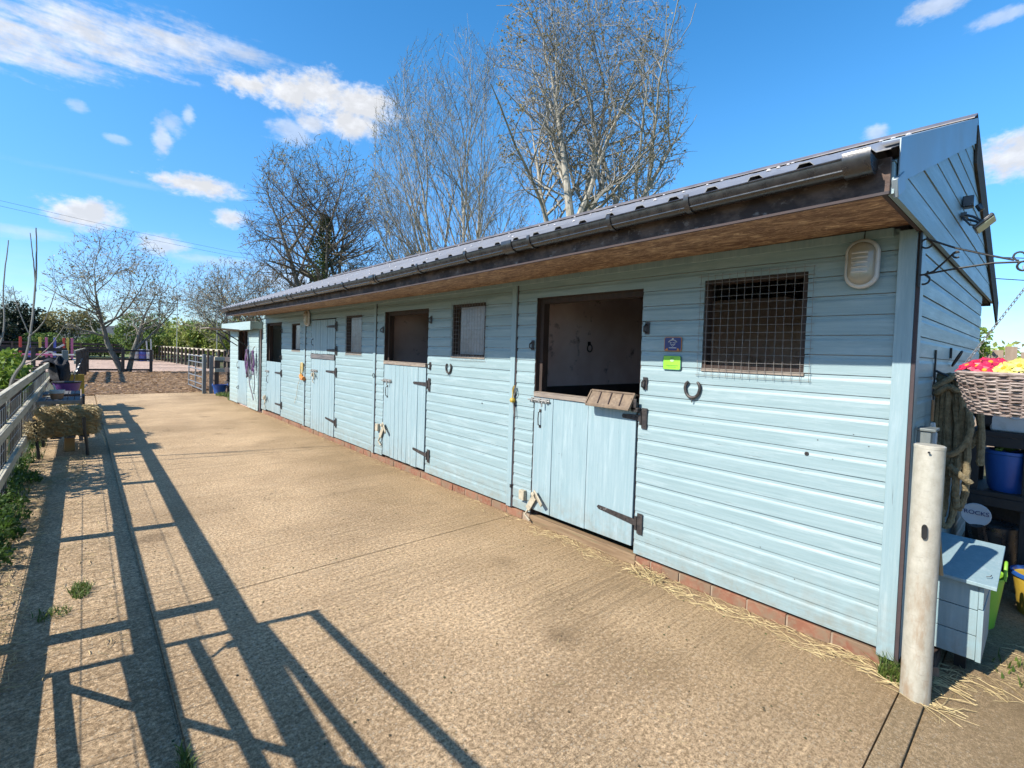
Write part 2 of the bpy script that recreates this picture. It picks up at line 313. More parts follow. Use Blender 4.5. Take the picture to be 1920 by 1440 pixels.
def concrete(name, base, light, dark, ridge=1.):
    m_ = bpy.data.materials.new(name); m_.use_nodes = True; T = NT(m_.node_tree); b = T.n['Principled BSDF']
    co = T.N('ShaderNodeTexCoord').outputs['Object']
    base, light, dark = sc_(base), sc_(light), sc_(dark)
    big = T.noise(co, .55, 6, .6); med = T.noise(co, 3.2, 6, .65); fine = T.noise(co, 50, 6, .85); fine2 = T.noise(T.vscale(co, (1, 1, 1), (9, 2, 1)), 120, 4, .8)
    vo = T.N('ShaderNodeTexVoronoi'); T.l.new(co, vo.inputs['Vector']); vo.inputs['Scale'].default_value = 85
    col = T.mix(T.ramp(med, .3, .7), base, light)
    col = T.mix(T.math('MULTIPLY', T.ramp(big, .44, .62), .6), col, dark)
    col = T.mix(T.math('MULTIPLY', T.ramp(fine, .50, .55), .9), col, dark)
    col = T.mix(T.math('MULTIPLY', T.ramp(fine, .45, .39), .6), col, tuple(min(1, k*1.5) for k in light))
    col = T.mix(T.math('MULTIPLY', T.ramp(fine2, .53, .60), .85), col, tuple(k*.34 for k in base))
    sepc = T.N('ShaderNodeSeparateColor'); T.l.new(vo.outputs['Color'], sepc.inputs[0])
    col = T.mix(T.math('MULTIPLY', T.ramp(sepc.outputs[0], .70, .82), T.math('MULTIPLY', T.ramp(vo.outputs['Distance'], .5, .25), .6)), col, sc_((.80, .70, .54)))
    ck = T.N('ShaderNodeTexVoronoi', feature='DISTANCE_TO_EDGE'); wv = T.N('ShaderNodeVectorMath', operation='ADD'); T.l.new(co, wv.inputs[0]); nv = T.N('ShaderNodeTexNoise'); T.l.new(co, nv.inputs['Vector']); nv.inputs['Scale'].default_value = 2.5; nv.inputs['Detail'].default_value = 8; T.l.new(nv.outputs['Color'], wv.inputs[1]); T.l.new(wv.outputs[0], ck.inputs['Vector']); ck.inputs['Scale'].default_value = .38
    crk = T.math('MULTIPLY', T.ramp(ck.outputs['Distance'], .0035, .001), T.ramp(T.noise(T.vscale(co, (1, 1, 1), (4, 4, 4)), .7, 2), .5, .54))
    col = T.mix(T.math('MULTIPLY', crk, .45), col, tuple(k*.25 for k in base))
    st = T.N('ShaderNodeTexVoronoi'); T.l.new(T.vscale(co, (1, 1, 1), (2, 1, 0)), st.inputs['Vector']); st.inputs['Scale'].default_value = 1.1
    stain = T.math('MULTIPLY', T.ramp(T.math('ADD', st.outputs['Distance'], T.math('MULTIPLY', med, .35)), .34, .22), .45)
    col = T.mix(stain, col, sc_((.16, .105, .06)))
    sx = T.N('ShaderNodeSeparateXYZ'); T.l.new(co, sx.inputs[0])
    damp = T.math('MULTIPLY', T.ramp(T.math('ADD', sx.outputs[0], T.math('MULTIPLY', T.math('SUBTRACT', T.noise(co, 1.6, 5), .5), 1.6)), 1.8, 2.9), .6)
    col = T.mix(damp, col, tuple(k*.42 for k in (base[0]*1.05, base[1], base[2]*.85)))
    # brushed ridges running across the yard
    rv = T.N('ShaderNodeCombineXYZ'); T.put(rv.inputs[0], T.math('MULTIPLY', sx.outputs[0], .55)); T.put(rv.inputs[1], T.math('MULTIPLY', sx.outputs[1], 30.))
    rn = T.noise(rv.outputs[0], 1.1, 5, .75, .35)
    rm = T.math('MULTIPLY', T.ramp(T.noise(co, .8, 4), .38, .62, .3, 1.), ridge)
    col = T.mix(T.math('MULTIPLY', T.ramp(rn, .51, .60), T.math('MULTIPLY', rm, .6)), col, tuple(k*.45 for k in base))
    T.put(b.inputs['Base Color'], col); b.inputs['Roughness'].default_value = .9; b.inputs['Specular IOR Level'].default_value = .2
    h = T.math('ADD', T.math('MULTIPLY', fine, .55), T.math('MULTIPLY', fine2, .35))
    h = T.math('ADD', h, T.math('MULTIPLY', T.math('MULTIPLY', rn, rm), 1.7))
    bp = T.N('ShaderNodeBump'); bp.inputs['Strength'].default_value = 1.; bp.inputs['Distance'].default_value = .020
    T.put(bp.inputs['Height'], h); T.l.new(bp.outputs[0], b.inputs['Normal'])
    return m_
M['conc'] = concrete('yard_concrete', (.88, .62, .365), (1.08, .785, .485), (.38, .255, .14))
M['conc2'] = concrete('path_concrete', (.74, .54, .32), (.92, .68, .42), (.38, .265, .15), .3)
M['soil'] = mat('soil', (.10, .075, .045), (.17, .13, .07), ns=2, rough=1, bump=.8, bs=14, bd=.05, dirt=(.09, .13, .03), dirts=.8, dlo=.45, dhi=.6)
M['paddock'] = mat('paddock_grass', (.14, .20, .04), (.26, .30, .07), ns=1.2, rough=1, bump=.6, bs=14, bd=.05, dirt=(.32, .27, .12), dirts=.25, dlo=.5, dhi=.7)
M['sand'] = mat('arena_sand', (.60, .42, .32), (.78, .56, .43), ns=1.1, rough=1, bump=.9, bs=6, bd=.08, dirt=(.30, .20, .14), dirts=3.5, dlo=.5, dhi=.7)
M['chip'] = mat('bark_chip_bed', (.14, .085, .05), (.50, .33, .19), ns=7, rough=1, bump=1., bs=12, bd=.08, lo=.4, hi=.6)
M['chipp'] = mat_leaf('wood_chip', (.18, .10, .05), (.80, .54, .32))
M['hill'] = mat('far_hill', (.06, .075, .085), (.08, .09, .095), ns=.05, rough=1, bump=0)

# ------------------------------------------------------------------ the ground
def sheet(name, poly, z, mt, kind='structure', thick=0.):
    b = MB()
    if thick: b.prism(poly, z-thick, z, 'z')
    else: b.add([(x, y, z) for x, y in poly], [tuple(range(len(poly)))])
    o = b.build(name, mt, smooth=False); fix_normals(o)
    if not thick and o.data.polygons[0].normal.z < 0: o.data.flip_normals()
    return tag(o, kind=kind)
sheet('ground', [(-400, -60), (400, -60), (400, 900), (-400, 900)], -.075, M['paddock'])
sheet('soil', [(-9, -8), (12, -8), (12, 60), (-9, 60)], -.068, M['soil'])
# the two yard slabs meet in a worn longitudinal joint; cross joints are gaps between the pours
def slab(name, x0, x1, ys, z, wob, seed):
    rnd = random.Random(seed); b = MB()
    for y0, y1 in zip(ys[:-1], ys[1:]):
        b.prism([(x0+rnd.uniform(-wob, wob), y0+.004), (x1, y0+.004), (x1, y1-.004), (x0+rnd.uniform(-wob, wob), y1-.004)], -.10, z, 'z')
    o = b.build(name, M['conc'], bevel=.0025, smooth=False); fix_normals(o); return tag(o, kind='structure')
slab('yard_floor', .305, 3.12, [.417, 3.37, 7.35, 11.6, 17.9], 0, .004, 1)
slab('yard_apron', -.52, .296, [-6, -2.2, 1.4, 5.0, 8.6, 12.2, 15.2], -.014, .004, 2)
b = MB(); b.prism([(.297, .425), (.304, .425), (.304, 17.9), (.297, 17.9)], -.1, -.016, 'z'); tag(b.build('joint', M['conc2']), kind='structure')
b = MB(); b.box(.305, 3.4, .325, .4163, -.1, -.001); tag(b.build('kerb', M['conc2'], bevel=.003), kind='structure')
b = MB(); b.box(.305, 7.5, -8, .3245, -.12, -.016); tag(b.build('pavement', M['conc2'], bevel=.008), kind='structure')
b = MB(); b.box(3.4, 7.5, .3247, .44, -.12, -.0175); tag(b.build('footing', M['conc2']), kind='structure')
sheet('yard_end', [(-.5, 15.2), (.285, 15.2), (.285, 17.9), (-.5, 18.2)], -.02, M['conc'], thick=.06)
sheet('woodchip_bed', [(-.4, 18.1), (.8, 17.9), (2.2, 18.0), (3.4, 17.6), (5.2, 17.9), (8.5, 18.2), (9, 31), (-.1, 31)], -.02, M['chip'], thick=.04)
sheet('arena_sand', [(-14, 31), (6.2, 31), (4.7, 54), (-13, 54)], -.04, M['sand'])
sheet('far_grass', [(-60, 54.2), (90, 54.2), (90, 190), (-60, 190)], -.05, M['paddock'])
# far ridge
b = MB(); rnd = random.Random(5); n = 60; vs = []
for i in range(n+1):
    a = R(-40+170*i/n); h = 9+3.5*sin(i*.5)+2*sin(i*.17+1)
    vs += [(420*sin(a), 420*cos(a), -2), (450*sin(a), 450*cos(a), h), (560*sin(a), 560*cos(a), -2)]
b.add(vs, [(i*3, i*3+3, i*3+4, i*3+1) for i in range(n)]+[(i*3+1, i*3+4, i*3+5, i*3+2) for i in range(n)])
tag(b.build('hills', M['hill']), kind='structure')

# ------------------------------------------------------------------ stable block
WX = 3.059; Y0 = .463; Y1 = 11.95; XB = 6.19; P = .107; ZB = .094; ZT = 2.236
ST = thing('stable_block', (3.06, .46, 0), 'long pale blue timber stable block with dark ribbed roof and overhanging eaves along the yard', 'stable')
def eave(y):        # the front eave sags a little towards the middle of the row
    return -.075*min(1., max(0., (y-.45)/4.5))
SH = [(0, 0), (-.0, .006), (.0, .072), (.0016, .079), (.0045, .087), (.0056, .1032)]   # shiplap section: (depth, height)
def boards(mb, y0, y1, z0, z1, rnd, along='y', plane=WX, sgn=1):
    k0 = int(math.floor((z0-ZB)/P)); k = k0
    while ZB+k*P < z1-.002:
        zb = ZB+k*P; dx = rnd.uniform(-.0015, .0015); tl = rnd.uniform(-.0012, .0012)
        pr = [(d+dx, zb+h) for d, h in SH]; a = max(z0, zb); c = min(z1, zb+P)
        q = []
        for (d0, h0), (d1, h1) in zip(pr[:-1], pr[1:]):
            if h1 <= a or h0 >= c: continue
            e0, e1 = (d0, h0), (d1, h1)
            if h0 < a: t = (a-h0)/(h1-h0); e0 = (d0+(d1-d0)*t, a)
            if h1 > c: t = (c-h0)/(h1-h0); e1 = (d0+(d1-d0)*t, c)
            if not q: q.append(e0)
            q.append(e1)
        if len(q) >= 2 and c-a > .004:
            lip = q[0]; poly = [(lip[0]+.020, lip[1])]+q+[(q[-1][0]+.014, q[-1][1])]
            kk = len(poly)
            if along == 'y': vs = [(plane+d*sgn, y0, z) for d, z in poly]+[(plane+d*sgn+tl, y1, z+tl) for d, z in poly]
            else: vs = [(y0, plane+d*sgn, z) for d, z in poly]+[(y1, plane+d*sgn+tl, z+tl) for d, z in poly]
            mb.add(vs, [(i, (i+1) % kk, kk+(i+1) % kk, kk+i) for i in range(kk)]+[tuple(reversed(range(kk))), tuple(range(kk, 2*kk))])
        k += 1
BAYS = [Y0+.068, 3.375, 6.272, 9.09, Y1]
STRIP = [3.385, 6.28, 9.10]
OPEN = [  # y0,y1,z0,z1 of every opening in the front wall
    (2.015, 3.115, .05, 2.045), (4.93, 6.03, .05, 2.04), (10.52, 11.58, .05, 2.02), (7.70, 8.80, .03, 2.015),
    (.945, 1.545, 1.485, 2.06), (3.855, 4.435, 1.49, 2.05), (6.74, 7.305, 1.455, 2.03), (9.405, 9.88, 1.455, 1.97)]
rnd = random.Random(11); fw = MB()
for y0, y1 in zip(BAYS[:-1], BAYS[1:]):
    ops = sorted(o for o in OPEN if y0 < (o[0]+o[1])/2 < y1)
    ycuts = sorted(set([y0+.012, y1-.012]+[o[0] for o in ops]+[o[1] for o in ops]))
    # full-width rows where no opening cuts them, split rows elsewhere
    zc = sorted(set([ZB, ZT]+[z for o in ops for z in o[2:] if ZB < z < ZT]))
    for za, zb in zip(zc[:-1], zc[1:]):
        act = [o for o in ops if o[2] < (za+zb)/2 < o[3]]
        y = y0+.012
        for o in act:
            if o[0] > y: boards(fw, y, o[0]-.003, za, zb, random.Random(int(y*97)))
            y = o[1]+.003
        if y < y1-.012: boards(fw, y, y1-.012, za, zb, random.Random(int(y*97)))
o = fw.build('front_boarding', M['py'], ST, smooth=False); fix_normals(o)
# backing frame behind the boards (closes the wall from inside)
b = MB()
for y0, y1 in zip([Y0+.02]+BAYS[1:-1], BAYS[1:]):
    ops = sorted(o for o in OPEN if y0 < (o[0]+o[1])/2 < y1); y = y0
    for o_ in ops:
        b.box(WX+.022, WX+.05, y, o_[0]-.02, .09, 2.22); b.box(WX+.022, WX+.05, o_[0]-.0199, o_[1]+.0199, o_[3]+.01, 2.22)
        if o_[2] > .5: b.box(WX+.022, WX+.05, o_[0]-.0199, o_[1]+.0199, .09, o_[2]-.01)
        y = o_[1]+.02
    b.box(WX+.022, WX+.05, y, y1, .09, 2.22)
b.build('wall_lining', M['inner'], ST)
for y in STRIP:
    b = MB(); b.box(WX-.014, WX+.006, y-.012, y+.052, .085, 2.225); b.build('cover_strip', M['trim'], ST, bevel=.002)
    b = MB(); b.box(WX-.003, WX+.02, y-.026, y-.013, .085, 2.225); b.build('bay_gap', M['edge'], ST)
b = MB(); b.box(WX-.018, WX+.006, Y0+.004, Y0+.078, .062, 2.215); b.build('corner_board', M['trim'], ST, bevel=.002)
b = MB(); b.box(WX-.014, WX+.006, Y0-.012, Y0+.003, .05, 2.2); b.build('corner_edge', M['edge'], ST)
b = MB(); b.box(WX+.007, WX+.105, Y0-.010, Y0+.004, .06, 2.2); b.build('corner_board', M['trim'], ST, bevel=.002)
b = MB()
b.add([(WX-.02, Y0+.1, 2.19), (WX-.02, Y1, 2.13), (WX+.02, Y1, 2.13), (WX+.02, Y0+.1, 2.19), (WX-.02, Y0+.1, 2.236), (WX-.02, Y1, 2.18), (WX+.02, Y1, 2.18), (WX+.02, Y0+.1, 2.236)],
      [(0,3,2,1),(4,5,6,7),(0,1,5,4),(1,2,6,5),(2,3,7,6),(3,0,4,7)])
b.build('eaves_batten', M['trim'], ST, bevel=.003)
# gable wall: lower boarding, then the upper triangle that runs forward to close the eave
b = MB(); boards(b, WX+.10, XB, .094, 2.2, random.Random(4), 'x', Y0, 1)
o = b.build('gable_boarding', M['px'], ST, smooth=False); fix_normals(o)
RZ, RX, EX, EZ = 3.205, 4.62, 2.30, 2.335; RS = (RZ-EZ)/(RX-EX)
def roofz(x): return EZ+RS*(x-EX) if x <= RX else RZ-RS*(x-RX)
b = MB(); k = 0; rnd = random.Random(8)
for k in range(0, 10):
    z0 = 2.198+k*P*1.15; z1 = z0+P*1.15-.003
    xl = max(2.30, EX+(z0-EZ+.0)/RS); xr = 2*RX-xl; xl2 = max(2.30, EX+(z1-EZ)/RS); xr2 = 2*RX-xl2
    if z0 > RZ-.05: break
    z1 = min(z1, RZ-.02); dy = rnd.uniform(-.001, .001)
    Y = Y0-.030+dy
    b.add([(xl, Y, z0), (xr, Y, z0), (xr2, Y+.004, z1), (xl2, Y+.004, z1), (xl, Y+.02, z0), (xr, Y+.02, z0), (xr2, Y+.02, z1), (xl2, Y+.02, z1)],
          [(0,3,2,1),(4,5,6,7),(0,1,5,4),(1,2,6,5),(2,3,7,6),(3,0,4,7)])
o = b.build('gable_peak', M['px'], ST, smooth=False); fix_normals(o)
b = MB(); b.prism([(2.31, 2.2), (6.93, 2.2), (6.93, 2.33), (RX, 3.2), (2.31, 2.33)], Y0-.006, Y0+.01, 'y'); o = b.build('gable_backing', M['edge'], ST); fix_normals(o)
b = MB(); b.prism([(WX+.03, .09), (XB, .09), (XB, 2.22), (WX+.03, 2.22)], Y0+.022, Y0+.05, 'y'); o = b.build('wall_lining', M['inner'], ST); fix_normals(o)
b = MB(); b.prism([(2.8, 2.20), (XB+.6, 2.20), (RX, 3.12)], Y1-.05, Y1-.02, 'y'); b.prism([(WX+.03, .0), (XB, .0), (XB, 2.22), (WX+.03, 2.22)], Y1-.03, Y1, 'y'); o = b.build('end_wall', M['shed'], ST); fix_normals(o)
b = MB(); b.box(XB-.03, XB, Y0+.05, Y1-.03, 0, 2.3); b.build('back_wall', M['inner'], ST)
b = MB(); b.box(WX+.05, XB-.03, Y0+.05, Y1-.03, .02, .05); b.build('stall_floor', M['soil'], ST)
for y in (3.375, 6.272, 9.09):
    b = MB(); b.box(WX+.05, XB-.03, y-.02, y+.02, .05, 2.25); b.build('partition', M['inner'], ST)
    b = MB(); b.box(WX+.05, WX+.15, y-.06, y-.021, .05, 2.2); b.build('partition_post', M['frame'], ST)
    t = MB(); t.tube([(4.1+.04*cos(a), y-.035+.0*a, 1.62+.04*sin(a)) for a in np.linspace(0, 2*pi, 14)[:-1]], .006, 6, closed=True); t.box(4.08, 4.12, y-.03, y-.021, 1.65, 1.69); t.build('tie_ring', M['iron'], ST)
for y in (3.375, 6.272, 9.09):                       # battens and kick boards lining the first stall
    b = MB(); b.box(WX+.16, XB-.05, y-.032, y-.021, .05, 1.22); b.build('kick_board', M['rafter'], ST)
for y in (1.9, 3.4, 4.8, 6.3, 7.7, 9.1, 10.5):
    b = MB(); b.bar((3.0, y, 2.40), (RX, y, 3.12), .05, .09); b.bar((XB, y, 2.5), (RX, y, 3.12), .05, .09); b.bar((3.07, y, 2.28), (XB, y, 2.28), .05, .09); b.build('rafter', M['rafter'], ST)
# brick plinth with mortar joints and timber sills under the doors
bm_ = bpy.data.materials.new('red_brick'); bm_.use_nodes = True; T = NT(bm_.node_tree); bs = T.n['Principled BSDF']
co = T.N('ShaderNodeTexCoord').outputs['Object']; nz = T.noise(co, 2.2, 3); fz = T.noise(co, 40, 5)
col = T.mix(T.ramp(nz, .35, .65), sc_((.25, .085, .045)), sc_((.36, .17, .10))); col = T.mix(T.math('MULTIPLY', T.ramp(fz, .45, .65), .6), col, sc_((.40, .24, .15))); col = T.mix(T.math('MULTIPLY', T.ramp(T.noise(co, 5, 7, .7), .45, .58), .8), col, sc_((.26, .19, .12)))
T.put(bs.inputs['Base Color'], col); bs.inputs['Roughness'].default_value = .9; bp = T.N('ShaderNodeBump'); bp.inputs['Strength'].default_value = .6; bp.inputs['Distance'].default_value = .004; T.put(bp.inputs['Height'], fz); T.l.new(bp.outputs[0], bs.inputs['Normal']); M['brick'] = bm_
M['mortar'] = mat('mortar', (.38, .28, .20), (.48, .38, .28), ns=20, rough=1, bump=.5)
for PL in (0, 1):
  rnd = random.Random(21); b = MB(); y = Y0+.06
  while y < Y1-.2:
    yy = min(y+.215, Y1)
    if (y > 2.06) == bool(PL) and not any(o_[0]-.02 < (y+yy)/2 < o_[1]+.02 for o_ in OPEN[:1]):
        dx = rnd.uniform(-.004, .004); b.box(WX+.012+dx, WX+.1, y, yy, .0, .070+rnd.uniform(-.003, .003))
    y = yy+.011
  b.build('brick_plinth', M['brick'], ST, bevel=.004)
b = MB(); b.box(WX+.019, WX+.09, Y0+.06, Y1, -.05, .064); b.build('mortar_bed', M['mortar'], ST)
b = MB(); b.box(WX+.004, WX+.075, 2.0, 3.13, .0, .075); b.build('door_sill', mat('sill_wood', (.24, .15, .08), (.38, .26, .15), (14, 1, 14), 3, .85, .6, dirt=(.2, .2, .1), dirts=3), ST, bevel=.004)
# soffit (orange strand board), fascia and gutter
so = bpy.data.materials.new('strand_board'); so.use_nodes = True; T = NT(so.node_tree); bs = T.n['Principled BSDF']
co = T.N('ShaderNodeTexCoord').outputs['Object']; a1 = T.noise(T.vscale(co, (14, 6, 1)), 1.5, 7, .8, 1.6); a2 = T.noise(T.vscale(co, (9, 3, 1), (4, 4, 4)), 1.5, 6, .7, .5)
col = T.mix(T.ramp(a1, .42, .58), sc_((.24, .125, .075)), sc_((.74, .49, .29))); col = T.mix(T.math('MULTIPLY', T.ramp(a2, .46, .60), .7), col, sc_((.16, .07, .035))); col = T.mix(T.math('MULTIPLY', T.ramp(a1, .56, .64), .75), col, sc_((1.1, .82, .55)))
T.put(bs.inputs['Base Color'], col); bs.inputs['Roughness'].default_value = .8; bp = T.N('ShaderNodeBump'); bp.inputs['Strength'].default_value = .6; bp.inputs['Distance'].default_value = .004; T.put(bp.inputs['Height'], a1); T.l.new(bp.outputs[0], bs.inputs['Normal'])
ys = [Y0-.02, 1.7, 3.0, 4.5, 6.2, 8., 10., 11.72]; b = MB()
for y0, y1 in zip(ys[:-1], ys[1:]):
    e0, e1 = eave(y0), eave(y1)
    b.add([(2.305, y0, 2.205+e0), (WX, y0, 2.243+e0*.6), (WX, y1, 2.243+e1*.6), (2.305, y1, 2.205+e1), (2.305, y0, 2.215+e0), (WX, y0, 2.253+e0*.6), (WX, y1, 2.253+e1*.6), (2.305, y1, 2.215+e1)],
          [(0,3,2,1),(4,5,6,7),(0,1,5,4),(1,2,6,5),(2,3,7,6),(3,0,4,7)])
b.build('soffit', so, ST)
def swept(mb, prof, ylist, fz=eave):    # closed section swept along the eave following its sag
    k = len(prof); vs = []
    for y in ylist: vs += [(x, y, z+fz(y)) for x, z in prof]
    fs = []
    for i in range(len(ylist)-1):
        for j in range(k): fs.append((i*k+j, i*k+(j+1) % k, (i+1)*k+(j+1) % k, (i+1)*k+j))
    fs += [tuple(reversed(range(k))), tuple((len(ylist)-1)*k+j for j in range(k))]; mb.add(vs, fs)
b = MB(); swept(b, [(2.285, 2.196), (2.304, 2.196), (2.304, 2.335), (2.285, 2.335)], ys); b.build('fascia', M['fascia'], ST, bevel=.002)
b = MB(); swept(b, [(2.272, 2.192), (2.284, 2.192), (2.284, 2.203), (2.272, 2.203)], ys); b.build('drip_strip', M['edge'], ST)
gr = .056; gx, gz = 2.228, 2.330
outer = [(gx-gr*cos(a), gz-gr*sin(a)) for a in np.linspace(0, pi, 13)]; inner = [(gx-(gr-.004)*cos(a), gz-(gr-.004)*sin(a)) for a in np.linspace(pi, 0, 13)]
gy = [Y0+.03, 1.7, 3.0, 4.5, 6.2, 8., 10., 11.70]
b = MB(); swept(b, [(x, z) for x, z in outer]+inner, gy); b.tube([(gx-gr, y, gz+eave(y)) for y in gy], .0045, 6)
b.tube([(gx-gr*.72, y, gz-gr*.72+eave(y)) for y in gy], .0035, 5)
GUT = b.build('gutter', M['plastic'], ST)
def brk(y, w, name='gutter_bracket', r=.0045):
    r = max(r, .007); q = MB(); pr = [(gx-(gr+r)*cos(a), gz-(gr+r)*sin(a)) for a in np.linspace(-.25, pi+.1, 16)]+[(gx-(gr+.0008)*cos(a), gz-(gr+.0008)*sin(a)) for a in np.linspace(pi+.1, -.25, 16)]
    swept(q, pr, [y, y+w]); q.box(gx+gr-.002, 2.286, y, y+w, gz-.035+eave(y), gz+.006+eave(y)); q.build(name, M['plastic'], GUT)
for y in (1.20, 1.66, 2.30, 3.0, 3.7, 4.5, 5.3, 6.2, 7.1, 8.0, 9.0, 10.0, 11.0): brk(y, .025)
for y in (2.38, 4.45, 7.2): brk(y+.1, .10, 'gutter_union', .006)
brk(Y0+.02, .09, 'gutter_end', .009); b = MB(); b.prism([(x, z) for x, z in outer], Y0+.02, Y0+.028, 'y'); b.build('gutter_stop', M['plastic'], GUT)
b = MB(); b.box(2.30, 2.40, Y0-.012, Y0+.06, 2.27, 2.335); b.build('rafter_end', mat('raw_timber', (.28, .19, .11), (.42, .30, .19), (3, 3, 3), 9, .85, .5), ST, bevel=.004)
# ribbed roof sheets
def ribbed(mb, xa, za, xb, zb, y0, y1, pitch=.195, h=.030):
    d = Vector((xb-xa, 0, zb-za)).normalized(); nrm = Vector((-d.z, 0, d.x)); nrm = nrm if nrm.z > 0 else -nrm
    y = y0; pts = []
    while y < y1:
        for dy, hh in ((0, 0), (.045, 0), (.068, h), (.105, h), (.128, 0)):
            if y+dy <= y1: pts.append((y+dy, hh))
        y += pitch
    pts.append((y1, 0)); vs = []
    N_ = len(pts); rows = [(xa, za), (xb, zb)]
    for (x, z) in rows:
        for yy, hh in pts:
            e = eave(yy)*(1 if x == xa and xa < 3 else 0); vs.append((x+nrm.x*hh, yy, z+nrm.z*hh+e))
    for (x, z) in rows:
        for yy, hh in pts:
            e = eave(yy)*(1 if x == xa and xa < 3 else 0); vs.append((x+nrm.x*(hh-.004), yy, z+nrm.z*(hh-.004)+e))
    fs = [(i, i+1, N_+i+1, N_+i) for i in range(N_-1)]+[(2*N_+i, 3*N_+i, 3*N_+i+1, 2*N_+i+1) for i in range(N_-1)]+[(i, 2*N_+i, 2*N_+i+1, i+1) for i in range(N_-1)]+[(N_+i, N_+i+1, 3*N_+i+1, 3*N_+i) for i in range(N_-1)]
    mb.add(vs, fs)
rm = mat('roof_sheet', (.44, .435, .45), (.58, .57, .58), (.6, 5, 1), 2, .38, .08, dirt=(.34, .32, .32), dirts=4, dlo=.5, dhi=.75, spec=.8, coat=.15)
ROOFMB = MB(); ribbed(ROOFMB, 2.205, EZ+RS*(2.205-EX)+.040, RX, RZ+.036, .43, 11.78, h=.026); M['capgrey'] = mat('cap_grey', (.62, .60, .62))
b = MB(); ribbed(b, 7.24, roofz(7.24)+.022, RX, RZ+.040, .43, 11.78); b.build('roof', rm, ST, angle=20)
b = MB(); hh = .078
b.prism([(RX-.16, RZ-.16*RS+hh), (RX, RZ+hh+.02), (RX+.16, RZ-.16*RS+hh), (RX+.16, RZ-.16*RS+hh-.006), (RX, RZ+hh+.013), (RX-.16, RZ-.16*RS+hh-.006)], .425, 11.8, 'y'); o = b.build('ridge_cap', mat('ridge_metal', (.16, .14, .14), (.26, .23, .23), ns=5, rough=.45, spec=.7), ST); fix_normals(o)
k = 0; y = .43; b = ROOFMB; b.m = 1
while y < 11.6:
    for x in (2.36, 3.0, 3.7, 4.35):
        if (k+int(x*3)) % 3 == 0:
            z = EZ+RS*(x-EX)+.040+.024+eave(y)*max(0, 1-(x-2.2)/2.4); b.lathe([(.013, -.002), (.012, .004), (.007, .009), (0, .010)], (x-.010, y+.087, z), 8)
    y += .195; k += 1
b.build('roof', [rm, M['capgrey']], ST, angle=20)
# verge flashing
vm = mat('verge_flashing', (.30, .37, .42), (.36, .43, .48), ns=3, rough=.4, bump=.06, spec=.6, metal=.2)
def verge(x0, x1, name, drop=.17):
    z0, z1 = roofz(x0)+.064, roofz(x1)+.060; b = MB(); y = .425
    b.add([(x0, y, z0-drop), (x1, y, z1-drop), (x1, y, z1), (x0, y, z0), (x0, y+.004, z0-drop), (x1, y+.004, z1-drop), (x1, y+.004, z1), (x0, y+.004, z0)],
          [(0,1,2,3),(4,7,6,5),(0,4,5,1),(1,5,6,2),(2,6,7,3),(3,7,4,0)])
    b.add([(x0, y, z0), (x1, y, z1), (x1, y+.06, z1+.003), (x0, y+.06, z0+.003), (x0, y, z0+.003), (x1, y, z1+.003), (x1, y+.06, z1+.006), (x0, y+.06, z0+.006)],
          [(0,3,2,1),(4,5,6,7),(0,1,5,4),(1,2,6,5),(2,3,7,6),(3,0,4,7)])
    o = b.build(name, vm, ST, smooth=False); fix_normals(o)
verge(2.335, RX, 'verge_trim'); verge(RX+.001, 7.28, 'verge_trim', .035)
b = MB(); zz = roofz(7.26); b.prism([(RX+.02, RZ+.02), (7.26, zz+.02), (7.26, zz-.22), (RX+.02, RZ-.24)], .418, .432, 'y'); o = b.build('underside_board', mat('dark_underside', (.05, .04, .03), (.13, .10, .07), (1, 6, 6), 5, .9, .4), ST); fix_normals(o)  # added flat dark board, imitates the dark underside of a rear verge overhang
b = MB(); b.bar((2.30, .43, 2.215), (2.42, .43, 2.275), .02, .07); b.build('verge_foot', vm, ST, bevel=.003)
b = MB(); b.box(6.9, 7.0, .46, 11.7, 2.18, 2.33); b.build('rear_fascia', M['fascia'], ST); b = MB(); b.box(6.19, 6.9, .46, 11.7, 2.19, 2.2); b.build('rear_soffit', M['frame'], ST)

# doors
def hinge(parent, y, z, L, name='hinge', x=WX-.008, flip=1, tilt=0.):
    b = MB(); b.m = 0
    b.add([(x-.004, y, z-.024), (x-.004, y, z+.024), (x-.004, y+L*.96, z+.015+tilt), (x-.004, y+L, z+tilt), (x-.004, y+L*.96, z-.015+tilt),
           (x, y, z-.024), (x, y, z+.024), (x, y+L*.96, z+.015+tilt), (x, y+L, z+tilt), (x, y+L*.96, z-.015+tilt)],
          [(0,1,2,3,4), (9,8,7,6,5), (0,5,6,1), (1,6,7,2), (2,7,8,3), (3,8,9,4), (4,9,5,0)])
    b.box(x-.006, x+.002, y-.055, y-.012, z-.075, z+.075); b.tube([(x-.008, y-.005, z-.05), (x-.008, y-.005, z+.05)], .009, 8)
    for t in (.25, .5, .8): b.lathe([(.006, 0), (.005, .004), (0, .005)], (x-.004, y+L*t, z+tilt*t), 8, roty(-pi/2))
    for dz in (-.055, .055): b.lathe([(.005, 0), (.004, .003), (0, .004)], (x-.006, y-.035, z+dz), 8, roty(-pi/2))
    o = b.build(name, M['metalblk'], parent); fix_normals(o); return o
def bolt(parent, y, z, L=.24, x=WX-.008, name='bolt'):
    b = MB(); b.box(x-.003, x, y-L*.45, y+L*.5, z-.022, z+.022); b.tube([(x-.014, y-L*.5, z), (x-.014, y+L*.62, z)], .007, 8)
    for t in (-.35, .0, .38): b.box(x-.024, x-.003, y+L*t-.010, y+L*t+.010, z-.014, z+.014)
    b.tube([(x-.014, y-L*.2, z), (x-.035, y-L*.2, z-.012), (x-.035, y-L*.2, z-.05)], .007, 8); b.build(name, M['galv'], parent, bevel=.001)
